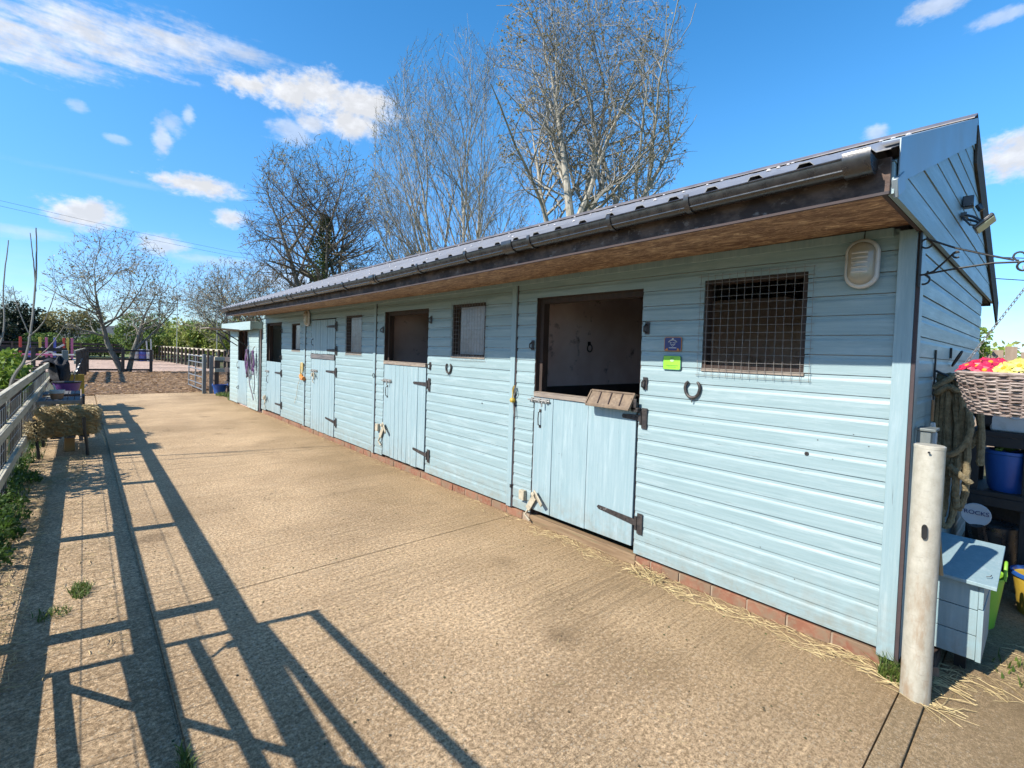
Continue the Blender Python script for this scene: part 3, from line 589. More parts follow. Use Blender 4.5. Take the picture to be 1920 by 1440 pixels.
def kickbolt(parent, y, z, s=1., x=WX-.01):
    b = MB(); b.bar((x-.015, y+.05*s, z-.08*s), (x-.02, y-.05*s, z+.07*s), .012, .05*s, (0, .8, .6)); b.bar((x-.03, y-.03*s, z+.09*s), (x-.05, y-.14*s, z+.0*s), .012, .04*s, (0, .5, .8))
    b.lathe([(.018*s, 0), (.018*s, .03), (0, .032)], (x-.03, y-.04*s, z+.07*s), 10, roty(-pi/2)); b.tube([(x-.02, y+.04*s, z-.08*s), (x-.02, y+.075*s, z-.13*s), (x-.015, y+.02*s, z-.17*s)], .01*s, 7)
    b.box(x-.03, x+.01, y+.09*s, y+.15*s, z-.02*s, z+.06*s); b.build('kick_bolt', M['kick'], parent, bevel=.003)
def handle(parent, y, z, L=.14, x=WX-.008):
    b = MB(); b.tube([(x, y, z+L/2), (x-.022, y, z+L/2-.01), (x-.026, y, z), (x-.022, y, z-L/2+.01), (x, y, z-L/2)], .005, 7)
    b.box(x-.003, x, y-.012, y+.012, z+L/2-.008, z+L/2+.018); b.box(x-.003, x, y-.012, y+.012, z-L/2-.018, z-L/2+.006); b.build('handle', M['metalblk'], parent)
def hook(parent, y, z, name='cabin_hook', x=WX-.004, h=.09):
    b = MB(); b.box(x-.004, x, y-.018, y+.018, z-h/2, z+h/2); b.tube([(x-.012, y, z+h*.3), (x-.035, y+.005, z+h*.1), (x-.032, y+.008, z-h*.25), (x-.012, y+.004, z-h*.35)], .007, 7); b.build(name, M['metalblk'], parent, bevel=.001)
def door(y0, y1, z0, z1, widths, seed, top=True, name='stable_door', x=WX-.004):
    """leaf of vertical boards; y1 is the latch side"""
    rnd = random.Random(seed); b = MB(); y = y0+.008; tot = sum(widths); W_ = (y1-y0-.016); first = None
    for w in widths:
        ww = w/tot*W_; dx = rnd.uniform(-.002, .002); zb = z0+rnd.uniform(-.004, .004)
        b.box(x+dx, x+.03, y+.0022, y+ww-.0022, zb, z1-(.045 if top else 0))
        for g in range(int(ww/.05)):
            pass
        y += ww
    leaf = b.build(name, M['pz'], ST, bevel=.0035)
    b = MB(); b.box(x+.031, x+.036, y0+.01, y1-.01, z0+.01, z1-.01); b.build('door_backing', M['frame'], leaf)
    if top:
        b = MB(); b.box(x-.012, x+.05, y0+.006, y1-.006, z1-.044, z1-.006); b.box(x-.015, x+.052, y0+.006, y1-.006, z1-.006, z1); b.build('capping_strip', M['strip'], leaf, bevel=.002)
    return leaf
d1 = door(2.02, 3.11, .135, 1.205, [1.22, 1.05, .62], 1)
hinge(d1, 1.995, .325, .36, tilt=.03); hinge(d1, 1.99, 1.10, .16); bolt(d1, 3.02, 1.13); handle(d1, 3.02, .97, .13); kickbolt(d1, 3.07, .22, 1.1)
d2 = door(4.945, 6.02, .11, 1.385, [1.6, 1.3, 1., 1, .9, 1, 1., 1.9], 2)
hinge(d2, 4.90, 1.14, .33); hinge(d2, 4.88, .30, .33, tilt=.03); bolt(d2, 5.9, 1.12); handle(d2, 5.9, .98, .13); kickbolt(d2, 5.99, .44, 1.2)
d3 = door(10.53, 11.56, .12, 1.19, [1]*9, 3, top=False)
hinge(d3, 10.50, .97, .42); hinge(d3, 10.47, .32, .42); bolt(d3, 11.45, .97); handle(d3, 11.42, .8, .14); kickbolt(d3, 11.52, .35, 1.)
d4 = door(7.71, 8.79, .085, 1.33, [1]*10, 4, top=False); hinge(d4, 7.68, 1.14, .40); hinge(d4, 7.65, .33, .42, tilt=.03); bolt(d4, 8.60, 1.12, .3); kickbolt(d4, 8.58, 1.03, .7)
d4b = door(7.72, 8.79, 1.42, 2.0, [1]*10, 5, top=False); hinge(d4b, 7.69, 1.88, .38); hinge(d4b, 7.68, 1.49, .38); handle(d4b, 8.70, 1.62, .1)
b = MB(); b.box(WX-.018, WX+.03, 7.715, 8.785, 1.335, 1.415); b.build('door_rail', mat('tin_strip', (.12, .12, .13), (.22, .21, .21), (9, 1, 9), 3, .6, .4), ST, bevel=.002)
for y, z in ((1.965, 1.755), (1.965, 1.355), (4.86, 1.90), (4.86, 1.36), (10.47, 1.84), (10.49, 1.30), (3.145, 1.62), (6.06, 1.80)): hook(ST, y, z)
for (y0, y1, z0, z1) in OPEN[:4]:          # door linings
    b = MB(); zt = z1; x0, x1 = WX+.05, WX+.12
    b.box(x0, x1, y0-.02, y0+.03, .05, zt); b.box(x0, x1, y1-.045, y1+.02, .05, zt); b.box(x0, x1, y0+.03, y1-.045, zt-.05, zt+.02)
    b.box(WX+.008, x0, y0-.003, y0+.004, .09, zt); b.box(WX+.008, x0, y1-.004, y1+.003, .09, zt); b.box(WX+.008, x0, y0+.005, y1-.005, zt-.006, zt+.012)
    b.build('door_frame', M['frame'], ST)
# windows with weld mesh
def window(y0, y1, z0, z1, pane, step=.042, over=.03, mesh=True, seed=0, split=.0):
    rnd = random.Random(seed); b = MB(); x0, x1 = WX+.008, WX+.075
    for a in ((y0-.002, y0+.022, z0, z1), (y1-.022, y1+.002, z0, z1), (y0+.022, y1-.022, z1-.028, z1), (y0+.022, y1-.022, z0, z0+.022)): b.box(x0, x1, *a)
    fr = b.build('window', M['frame'], ST, bevel=.002)
    b = MB(); b.box(WX-.004, x1, y0-.005, y1+.005, z0-.02, z0-.001); b.build('window_sill', M['strip'], fr, bevel=.002)
    if pane:
        b = MB(); b.box(WX+.045, WX+.05, y0+.023, y1-.023 if not split else y1-.10, z0+.023, z1-.03); b.build('pane', M['glass'], fr)
    if mesh:
        b = MB(); x = WX-.012; z = z0-over-.01; ya, yb = y0-over, y1+over; r_ = .0013
        while z < z1+over:
            e0 = rnd.uniform(-.012, .0); b.tube([(x+rnd.uniform(-.002, .002), ya+e0, z), (x+rnd.uniform(-.003, .003), (ya+yb)/2, z+rnd.uniform(-.003, .003)), (x, yb+rnd.uniform(0, .008), z)], r_, 5); z += step
        y = ya
        while y < yb:
            b.tube([(x-.003, y+rnd.uniform(-.002, .002), z0-over-.018), (x-.003, y+rnd.uniform(-.003, .003), (z0+z1)/2), (x-.003, y, z1+over+rnd.uniform(-.01, .01))], r_, 5); y += step*1.02
        b.build('wire_mesh', M['rustwire'], fr)
    return fr
window(.945, 1.545, 1.485, 2.06, False, .046, .035, True, 1); window(3.855, 4.435, 1.49, 2.05, True, .046, .03, True, 2, .1)
window(6.74, 7.305, 1.455, 2.03, True, .05, .02, True, 3, .1); window(9.405, 9.88, 1.455, 1.97, True, .05, .02, False, 4, .07)
b = MB(); b.lathe([(.012, 0), (.011, .004), (.004, .004), (.003, .001)], (WX-.001, .905, 1.03), 12, roty(-pi/2)); b.lathe([(.008, 0), (.006, .004), (0, .005)], (WX-.001, 3.865, 1.02), 10, roty(-pi/2)); b.build('bolt_head', M['metalblk'], ST)
b = MB()
for y, z in ((6.29, 1.17), (9.12, 1.2)): b.tube([(WX-.02, y+.028*cos(a), z+.028*sin(a)) for a in np.linspace(0, 2*pi, 15)[:-1]], .0035, 6, closed=True)
b.box(WX-.02, WX-.002, 3.365, 3.385, .27, .30); b.build('tie_ring', M['metalblk'], ST)
# iron hardware on the gable
b = MB(); b.bar((3.70, Y0-.006, 1.64), (3.70, Y0-.006, 1.30), .02, .008, (0, 1, 0)); b.tube([(3.70, Y0-.01, 1.52), (3.70, Y0-.10, 1.47), (3.70, Y0-.12, 1.51)], .007, 7); b.build('rope_hook', M['iron'], ST)
b = MB(); b.tube([(4.34+.04*cos(a), Y0-.035-.022*sin(a*1.), 1.60+.05*sin(a)) for a in np.linspace(0, 2*pi, 19)[:-1]], .006, 7, closed=True); b.box(4.30, 4.32, Y0-.012, Y0-.0, 1.60, 1.67); b.build('hitching_ring', M['iron'], ST)

# ------------------------------------------------------------------ tack shed at the far end of the row
SD = thing('tack_shed', (3.0, 12.0, 0), 'small lean-to feed shed with propped hatch adjoining the far end of the stables', 'shed')
b = MB(); SX = 2.99; S0, S1 = 11.955, 14.72; oy0, oy1, oz0, oz1 = 12.92, 13.85, 1.14, 1.90
for (a, c, z0, z1) in ((S0, oy0, .04, 1.98), (oy1, S1, .04, 1.98), (oy0, oy1, oz1, 1.98)):
    boards(b, a, c, z0, z1, random.Random(int(a*10)), 'y', SX, 1)
boards(b, S0, oy0, .04, .1, random.Random(3), 'y', SX, 1)
o = b.build('shed_boarding', M['shed'], SD, smooth=False); fix_normals(o)
b = MB()
for i in range(5): b.box(SX-.002, SX+.025, oy0+.01+i*.182, oy0+.188+i*.182, .06, 1.13)
sdoor = b.build('shed_door', M['pz'], SD, bevel=.003)
hook(sdoor, 13.75, .45, 'door_bolt', SX-.006, .1); hook(sdoor, 13.7, .95, 'door_bolt', SX-.006, .05); handle(sdoor, 13.82, 1.02, .14, SX-.004)
b = MB(); b.box(SX+.02, SX+.1, oy0-.03, oy0, .05, 1.95); b.box(SX+.02, SX+.1, oy1, oy1+.03, .05, 1.95); b.box(SX+.05, SX+.08, 13.35, 13.38, .05, 1.95); b.build('shed_frame', M['frame'], SD)
b = MB(); b.box(SX+.03, SX+.05, S0, oy0-.01, .04, 1.98); b.box(SX+.03, SX+.05, oy1+.01, S1, .04, 1.98); b.box(SX+.03, 5.4, S1-.03, S1, .0, 1.98); b.box(5.4, 5.43, S0, S1, 0, 1.98); b.box(SX+.05, 5.4, S0, S1-.04, .01, .03); b.build('shed_lining', M['inner'], SD)
b = MB(); b.box(2.84, 5.6, S0+.0, S1+.08, 2.0, 2.03); b.build('shed_roof', M['edge'], SD)
b = MB(); b.box(2.80, 2.838, S0-.06, S1+.1, 1.87, 2.06); b.build('shed_fascia', M['shed'], SD, bevel=.003)
b = MB(); b.box(2.838, 5.6, S0-.06, S0-.04, 1.9, 2.06); b.build('shed_fascia', M['shed'], SD, bevel=.003)
hx = SX-.03
b = MB(); b.bar((hx, 13.4, 1.87), (hx-.78, 13.4, 1.90), 1.1, .02); ht = b.build('hatch', M['strip'], SD, bevel=.003)
for y in (12.92, 13.88): b = MB(); b.bar((hx-.55, y, 1.87), (hx+.02, y, 1.50), .025, .02); b.build('hatch_stay', M['iron'], ht)

# ------------------------------------------------------------------ things on the front wall
def bulkhead(y, z, label, s=1.):
    t = thing('bulkhead_lamp', (WX-.01, y, z), label, 'lamp', 'bulkhead lamps under the stable eaves')
    def oval(mb, w, h, x0, x1, n=32, k=1.):
        prof = []
        for i in range(n):
            a = 2*pi*i/n; c_, s_ = cos(a), sin(a); hh = h-w; prof.append((y+w*c_, z+w*s_+(hh if s_ > 0 else -hh)))
        mb.prism(prof, x0, x1, 'x')
    b = MB(); oval(b, .075*s, .128*s, WX-.05, WX-.012); o = b.build('lamp_body', M['white'], t, bevel=.010); fix_normals(o)
    b = MB()
    for i in range(32):
        pass
    vs = []; n = 32; rings = [(.060, .110, -.052), (.057, .107, -.068), (.048, .098, -.080), (.030, .08, -.088), (.01, .05, -.090)]
    for w, h, dx in rings:
        w *= s; h *= s
        for i in range(n):
            a = 2*pi*i/n; hh = h-w; vs.append((WX+dx, y+w*cos(a), z+w*sin(a)+(hh if sin(a) > 0 else -hh)))
    fs = [(i*n+j, i*n+(j+1) % n, (i+1)*n+(j+1) % n, (i+1)*n+j) for i in range(len(rings)-1) for j in range(n)]+[tuple((len(rings)-1)*n+j for j in range(n))]
    b.add(vs, fs); o = b.build('lens', M['lampglass'], t); fix_normals(o)
    b = MB()
    for k in range(5): b.tube([(WX-.084, y-.034*s, z-.045*s+k*.024*s), (WX-.0925, y, z-.045*s+k*.024*s), (WX-.084, y+.034*s, z-.045*s+k*.024*s)], .0055*s, 6)
    b.build('lens_rib', M['white'], t)
    b = MB(); b.tube([(WX-.02, y+.0, z+.12*s), (WX-.015, y-.005, z+.2*s)], .004, 6); b.build('lamp_cable', M['plastic'], t)
    return t
bulkhead(.685, 2.065, 'oval white bulkhead lamp with ribbed glass beside the nearest corner'); bulkhead(8.93, 2.05, 'bulkhead lamp with yellowed casing above the closed full-height door', 1.15)
def sign(y0, y1, z0, z1, mt, label, rim):
    t = thing('sign', (WX-.012, (y0+y1)/2, (z0+z1)/2), label, 'sign', 'small plaques beside the nearest stable door')
    def rr(mb, a0, a1, c0, c1, x0, x1, r=.012):
        pr = []
        for cy, cz, st in ((a1-r, c1-r, 0), (a0+r, c1-r, pi/2), (a0+r, c0+r, pi), (a1-r, c0+r, 1.5*pi)):
            for i in range(5): a = st+i*pi/8; pr.append((cy+r*cos(a), cz+r*sin(a)))
        mb.prism(pr, x0, x1, 'x')
    b = MB(); rr(b, y0, y1, z0, z1, WX-.010, WX-.006); o = b.build('plate', rim, t); fix_normals(o)
    b = MB(); rr(b, y0+.004, y1-.004, z0+.004, z1-.004, WX-.0115, WX-.0102, .009); o = b.build('panel', mt, t); fix_normals(o)
    return t
s1 = sign(1.69, 1.82, 1.592, 1.69, M['sign_blue'], 'blue plaque with orange rim and white emblem, the upper of two by the door', M['orange'])
yc = 1.755; x = WX-.013
b = MB()      # white emblem: crested cap over a shield
b.tube([(x, yc+.032, 1.655), (x, yc+.018, 1.667), (x, yc, 1.671), (x, yc-.018, 1.667), (x, yc-.032, 1.655)], .0032, 5)
b.tube([(x, yc+.018, 1.656), (x, yc+.017, 1.640), (x, yc, 1.625), (x, yc-.017, 1.640), (x, yc-.018, 1.656)], .0018, 5); b.box(x-.001, x+.001, yc-.006, yc+.006, 1.672, 1.682)
b.box(x-.001, x+.001, yc-.01, yc+.01, 1.636, 1.639); b.box(x-.001, x+.001, yc+.004, yc+.011, 1.648, 1.652); b.box(x-.001, x+.001, yc-.011, yc-.004, 1.648, 1.652); b.box(x-.0008, x+.001, yc-.028, yc+.028, 1.613, 1.6175); b.build('emblem', M['white'], s1)
b = MB(); b.prism([(1.812, 1.598), (1.788, 1.598), (1.792, 1.612), (1.80, 1.612)], x-.001, x+.0008, 'x'); b.prism([(1.722, 1.598), (1.70, 1.598), (1.712, 1.612), (1.72, 1.612)], x-.001, x+.0008, 'x'); o = b.build('emblem', M['orange'], s1); fix_normals(o)
s2 = sign(1.69, 1.825, 1.463, 1.562, M['sign_green'], 'lime green plaque with dark corners, the lower of two by the door', mat('teal_rim', (.05, .25, .2)))
b = MB(); b.lathe([(.013, 0), (.012, .0012), (0, .0014)], (x+.0005, yc, 1.528), 16, roty(-pi/2), sx=.7, sy=1.2); b.build('emblem', mat('pale_green', (.62, .9, .5)), s2)
b = MB(); b.box(x, x+.0012, yc-.045, yc+.045, 1.492, 1.4945); b.box(x, x+.0012, yc-.03, yc+.03, 1.482, 1.484); b.box(x, x+.0012, yc-.012, yc+.012, 1.543, 1.547); b.build('lettering', mat('dark_green', (.05, .22, .06)), s2)
def shoe(y, z, label, s=1., tail=.03):
    t = thing('horseshoe', (WX-.01, y, z), label, 'horseshoe', 'horseshoes nailed to the boarding')
    pts = []; rad = []
    for i in range(19):
        a = R(-232+284*i/18) if False else R(128+284*i/18)
        pts.append((WX-.012, y+.050*s*cos(a)*(1.05 if sin(a) > 0 else 1), z+.060*s*sin(a))); rad.append(.0105*s*(1 if 0 < i < 18 else .6))
    b = MB(); n = 8; vs = []
    b.tube(pts, rad, 8); b.build('shoe', M['metalblk'], t)
    b = MB(); b.tube([(WX-.015, y, z-.06*s), (WX-.02, y-.004, z-.085*s), (WX-.014, y-.002, z-.06*s-tail*s)], .004, 6); b.build('nail', M['metalblk'], t); return t
shoe(1.598, 1.345, 'larger rusty horseshoe hung open end up right of the nearest door', 1.0); shoe(4.47, 1.355, 'smaller grey horseshoe under the middle meshed window', .95, .02)
# ribbed plastic feed scoop hung over the first door
t = thing('door_feeder', (2.99, 2.22, 1.2), 'brown ribbed plastic tray hooked over the nearest stable door', 'feeder')
b = MB(); y0, y1 = 2.03, 2.43
pr = [(3.085, 1.262), (3.04, 1.272), (3.025, 1.262), (2.955, 1.165), (2.963, 1.158), (3.035, 1.253), (3.045, 1.261), (3.083, 1.252)]
vs = [(px_, y0-(.0 if px_ > 3 else .0), pz_) for px_, pz_ in pr]+[(px_, y1, pz_) for px_, pz_ in pr]; k = len(pr)
b.add(vs, [(i, (i+1) % k, k+(i+1) % k, k+i) for i in range(k)]+[tuple(reversed(range(k))), tuple(range(k, 2*k))])
for yy in (y0, y1): b.bar((3.03, yy, 1.270), (2.955, yy, 1.162), .012, .022, (1, 0, 1))
b.bar((2.957, y0, 1.163), (2.957, y1, 1.163), .016, .020, (0, 0, 1)); b.bar((3.03, y0, 1.272), (3.03, y1, 1.272), .012, .014)
o = b.build('tray', M['rubber'], t, bevel=.003); fix_normals(o)
b = MB()
for q in (.25, .5, .75): yy = y0+(y1-y0)*q; b.bar((3.022, yy, 1.266), (2.962, yy-.01, 1.182), .007, .007, (1, 0, 1))
b.build('rib', M['edge'], t)
b = MB(); b.box(3.0, 3.012, 2.0, 2.045, 1.16, 1.24); b.box(3.0, 3.05, 1.985, 2.04, 1.145, 1.175); b.build('tray_hook', M['metalblk'], t, bevel=.002)
# head collars and lead ropes hanging between the two far doors
def loops(t, y, z, mt, seed, n=4, L=.6, w=.06, r=.011, name='strap'):
    rnd = random.Random(seed)
    for i in range(n):
        L_ = L*rnd.uniform(.5, 1); w_ = w*rnd.uniform(.5, 1.3); c_ = y+rnd.uniform(-.04, .04); x_ = SX-.05-rnd.uniform(0, .05)
        b = MB(); b.tube([(x_+.012*sin(3*a), c_+w_*sin(a)*(.4+.6*(1-cos(a))/2), z-L_*(1-cos(a))/2) for a in np.linspace(0, 2*pi, 22)[:-1]], r*rnd.uniform(.8, 1.2), 6, closed=True); b.build(name, mt[i % len(mt)], t)
pu = mat('purple_webbing', (.20, .09, .26), (.30, .14, .36), ns=20, rough=.8); gy_ = mat('grey_webbing', (.18, .17, .19), (.27, .25, .28), ns=20, rough=.8); dk = mat('dark_webbing', (.03, .02, .05), (.07, .04, .10), ns=20, rough=.8)
t = thing('head_collar', (2.94, 12.62, 1.45), 'purple and grey head collar hanging nearest the shed hatch', 'head collar', 'head collars hung on the boarding'); loops(t, 12.62, 1.42, [pu, dk, gy_], 3, 9, .66, .085, .012)
b = MB(); b.tube([(2.93, 12.55, 1.2), (2.93, 12.50, .8), (2.93, 12.42, .6), (2.93, 12.2, .42), (2.93, 12.08, .28)], .013, 7); b.build('lead_rope', gy_, t); b = MB(); b.tube([(2.96, 12.62, 1.52), (2.92, 12.62, 1.47), (2.92, 12.63, 1.38)], .012, 6); b.build('clip', M['galv'], t)
t = thing('head_collar', (2.94, 12.12, 1.42), 'purple head collar with grey rope beside the far open door', 'head collar', 'head collars hung on the boarding'); loops(t, 12.14, 1.40, [gy_, pu, dk], 9, 8, .58, .075, .011)
b = MB(); b.tube([(2.93, 12.1, 1.2), (2.93, 12.03, .9), (2.93, 11.98, .6), (2.93, 12.06, .42)], .008, 7); b.build('lead_rope', dk, t); b = MB(); b.tube([(2.96, 12.12, 1.5), (2.92, 12.12, 1.45), (2.92, 12.12, 1.38)], .012, 6); b.build('clip', M['galv'], t)
t = thing('string_bundle', (3.03, 9.2, 1.2), 'bundle of yellow and orange string hanging left of the closed door', 'string')
rnd = random.Random(4)
for i in range(5):
    b = MB(); L_ = rnd.uniform(.12, .3); w_ = rnd.uniform(.02, .06); b.tube([(WX-.035, 9.17+w_*sin(a)+.02*i-.03, 1.24-L_*(1-cos(a))/2) for a in np.linspace(0, 2*pi, 18)[:-1]], .007, 6, closed=True); b.build('string', M['cream'] if i % 2 else M['yellow'], t)
b = MB(); b.tube([(WX-.03, 9.22, 1.0), (WX-.04, 9.15, .96), (WX-.03, 9.06, .95)], .04, 8); b.build('string', M['orange'], t); b = MB(); b.tube([(WX-.03, 9.25, .98), (WX-.03, 9.4, .8), (WX-.02, 9.48, .6), (WX-.02, 9.6, .45)], .004, 5); b.build('string', M['cream'], t)
t = thing('baler_twine', (3.03, 3.36, 1.2), 'knot of yellow twine on a metal ring at the strip left of the nearest door', 'twine')
b = MB(); b.lathe([(.02, -.02), (.028, 0), (.02, .02), (0, .025)], (WX-.03, 3.37, 1.10), 8); b.tube([(WX-.03, 3.37, 1.12), (WX-.035, 3.36, 1.2), (WX-.03, 3.345, 1.24)], .006, 6); b.build('knot', M['yellow'], t)
b = MB(); b.tube([(WX-.03, 3.36, 1.10), (WX-.035, 3.345, 1.02), (WX-.03, 3.34, .95)], .005, 6); b.tube([(WX-.03, 3.355+.02*cos(a), 1.19+.045*sin(a)) for a in np.linspace(0, 2*pi, 14)[:-1]], .005, 6, closed=True); b.build('ring', M['rustwire'], t)

# ------------------------------------------------------------------ right-hand corner
t = thing('gate_post', (2.925, .365, 0), 'round galvanised gate post standing at the near corner of the stables', 'post')
px_, py_ = 2.925, .365; b = MB(); r_ = .057
b.lathe([(r_, -.04), (r_, .6), (r_, 1.165), (r_+.0015, 1.166), (r_+.0015, 1.178), (r_-.004, 1.182), (0, 1.184)], (px_, py_, 0), 36, roty(.012))
gp = bpy.data.materials.new('post_galvanised'); gp.use_nodes = True; T = NT(gp.node_tree); bs = T.n['Principled BSDF']; co = T.N('ShaderNodeTexCoord').outputs['Object']
mot = T.noise(T.vscale(co, (1, 1, .7)), 26, 6, .7); rz_ = T.noise(T.vscale(co, (1, 1, .25)), 16, 6, .7); sx = T.N('ShaderNodeSeparateXYZ'); T.l.new(co, sx.inputs[0])
col = T.mix(T.ramp(mot, .35, .68), sc_((.58, .55, .45)), sc_((.76, .73, .62))); col = T.mix(T.math('MULTIPLY', T.ramp(T.noise(T.vscale(co, (1, 1, 3)), 30, 4), .60, .75), .35), col, sc_((.33, .31, .29)))
col = T.mix(T.math('MULTIPLY', T.ramp(rz_, .46, .66), T.ramp(sx.outputs[2], .85, .1, .10, .85)), col, sc_((.42, .26, .13))); T.put(bs.inputs['Base Color'], col); bs.inputs['Metallic'].default_value = .25; bs.inputs['Roughness'].default_value = .5
bp = T.N('ShaderNodeBump'); bp.inputs['Strength'].default_value = .35; bp.inputs['Distance'].default_value = .002; T.put(bp.inputs['Height'], mot); T.l.new(bp.outputs[0], bs.inputs['Normal']); b.build('tube', gp, t)
b = MB(); dr = Vector((-px_, -py_, 0)).normalized(); q = Vector((px_, py_, .79)) + dr*(r_-.001); pr = []
rot = Matrix.Rotation(atan2(dr.y, dr.x), 3, 'Z')
for i in range(12):
    a = 2*pi*i/12; pr.append(q+rot @ Vector((.003, .011*cos(a), .018*sin(a)+(.016 if sin(a) > 0 else -.016))))
b.add(pr+[p-dr*.01 for p in pr], [tuple(range(12))]+[(i, (i+1) % 12, 12+(i+1) % 12, 12+i) for i in range(12)]); o = b.build('latch_slot', M['iron'], t); fix_normals(o)
b = MB(); q2 = Vector((px_, py_, 1.155))+dr*(r_-.002); b.lathe([(.005, 0), (.005, .004), (0, .004)], q2, 8, rot @ roty(pi/2)); b.build('screw_hole', M['iron'], t)
# painted feed box with a sloping lid
t = thing('storage_box', (3.55, .3, 0), 'pale blue wooden box with overhanging sloped lid behind the round post', 'box')
b = MB(); bx0, bx1, by0, by1 = 3.33, 3.74, .175, .435
for z0, z1 in ((.085, .205), (.209, .335), (.339, .468)): b.box(bx0, bx0+.018, by0+.022, by1, z0, z1)
b.build('box_front', M['trim'], t, bevel=.0015)
b = MB(); b.box(bx0-.006, bx1, by0, by0+.021, .083, .345); b.box(bx0-.004, bx1, by0+.003, by0+.021, .349, .472); b.build('box_side', M['trim'], t, bevel=.0015)
b = MB(); b.box(bx1-.018, bx1, by0+.022, by1, .085, .52); b.box(bx0+.02, bx1-.02, by0+.022, by1, .085, .10); b.box(bx0+.0185, bx1, by1-.018, by1-.001, .09, .47); b.build('box_back', M['trim'], t)
b = MB(); b.bar((3.272, .29, .486), (3.83, .29, .552), .315, .018, (0, 0, 1)); b.build('lid', M['trim'], t, bevel=.002)
b = MB(); b.tube([(3.34, .175, .515), (3.345, .16, .52), (3.37, .158, .52)], .002, 5); b.build('lid_nail', M['metalblk'], t)
for x_, y_ in ((bx0+.09, by0+.06), (bx1-.07, by0+.05), (bx0+.09, by1-.08)): b = MB(); b.box(x_, x_+.045, y_, y_+.045, -.045, .085); b.build('box_foot', M['iron'], t)
b = MB(); b.obox((3.22, .36, .01), (.10, .05, .045), rotz(.7) @ roty(.2)); tag(b.build('brick', M['brick'], bevel=.005), 'broken brick piece on the ground behind the post', 'brick')
# hanging basket on a scroll bracket
IR = M['iron']
t = thing('basket_bracket', (3.03, .45, 2.0), 'black wrought iron scroll bracket on the near corner of the stables', 'bracket')
b = MB(); X = 3.035
def arc(cy, cz, r, a0, a1, n=12): return [(X, cy+r*cos(a0+(a1-a0)*i/n), cz+r*sin(a0+(a1-a0)*i/n)) for i in range(n+1)]
b.tube([(X, .455, 2.19), (X, .455, 1.93)], .006, 7)
b.tube(arc(.432, 2.135, .022, -pi*.9, pi*.5)+[(X, .33, 2.10), (X, .2, 2.045), (X, .135, 2.02)], .0045, 7)
b.tube([(X, .45, 1.985), (X, .35, 2.0), (X, .2, 2.015), (X, .12, 2.01)]+arc(.105, 1.992, .02, pi*.6, -pi*.8), .0045, 7)
b.tube(arc(.12, 2.035, .018, -pi*.5, pi*1.0), .004, 7)
b.tube(arc(.436, 1.962, .022, pi*1.6, pi*.5)+[(X, .40, 2.0), (X, .35, 2.055), (X, .335, 2.075)]+arc(.322, 2.068, .014, pi*.7, -pi*.7), .0045, 7)
b.tube(arc(.44, 2.003, .018, pi, pi*1.9, 8), .004, 6); b.build('scroll', IR, t)
HY, HX, HZ = .095, 3.035, 1.975
bk = thing('hanging_basket', (HX, HY, 1.33), 'dark wicker hanging basket of bright flowers on chains at the near corner', 'basket')
rnd = random.Random(6); br, bz0, bz1 = .20, 1.35, 1.515
wk = mat('wicker', (.22, .15, .125), (.58, .48, .43), (1, 1, 5), ns=14, rough=.6, bump=.3, dirt=(.09, .05, .045), dirts=9)
b = MB(); nr = 21; ns_ = 15
for k in range(nr):
    f = k/(nr-1); z = bz0+(bz1-bz0)*f; rr_ = br*(.70+.30*f**.7); ph = (k % 2)*pi
    pts = [(HX+(rr_+.0062*cos(ns_*a/1.+ph))*cos(a), HY+(rr_+.0062*cos(ns_*a+ph))*sin(a), z+rnd.uniform(-.0012, .0012)+.003*sin(2*a+k)) for a in np.linspace(0, 2*pi, 105)[:-1]]
    b.tube(pts, .0046+rnd.uniform(-.0008, .0008), 5, closed=True)
for i in range(ns_*2):
    a = pi*(i+.5)/ns_; b.tube([(HX+br*.70*cos(a), HY+br*.70*sin(a), bz0-.005), (HX+br*.9*cos(a), HY+br*.9*sin(a), (bz0+bz1)/2), (HX+br*cos(a), HY+br*sin(a), bz1+.006)], .0045, 5)
b.tube([(HX+br*cos(a), HY+br*sin(a), bz1+.008) for a in np.linspace(0, 2*pi, 60)[:-1]], .009, 6, closed=True); b.build('wickerwork', wk, bk)
b = MB(); b.lathe([(0, bz0-.004), (br*.68, bz0-.002), (br*.97, bz1-.02), (0, bz1-.01)], (HX, HY, 0), 30); b.build('liner', M['soil'], bk)
def chain(mb, p, q, link=.017, r=.0016):
    p, q = Vector(p), Vector(q); n = int((q-p).length/link); d = (q-p).normalized(); u = d.orthogonal().normalized(); w = d.cross(u)
    for i in range(n):
        c = p+(q-p)*((i+.5)/n); s_ = u if i % 2 else w
        mb.tube([c+d*(link*.66*cos(a))+s_*(link*.30*sin(a)) for a in np.linspace(0, 2*pi, 9)[:-1]], r, 5, closed=True)
b = MB()
for a in (R(100), R(215), R(330)): chain(b, (HX+br*cos(a), HY+br*sin(a), bz1), (HX, HY, 1.90))
b.tube([(HX, HY, 1.90), (HX, HY, 1.96)]+[(HX, HY+.012*sin(a), HZ+.0-.012*cos(a)+.012) for a in np.linspace(0, 4, 8)], .003, 6); b.build('chain', M['wire'], bk)
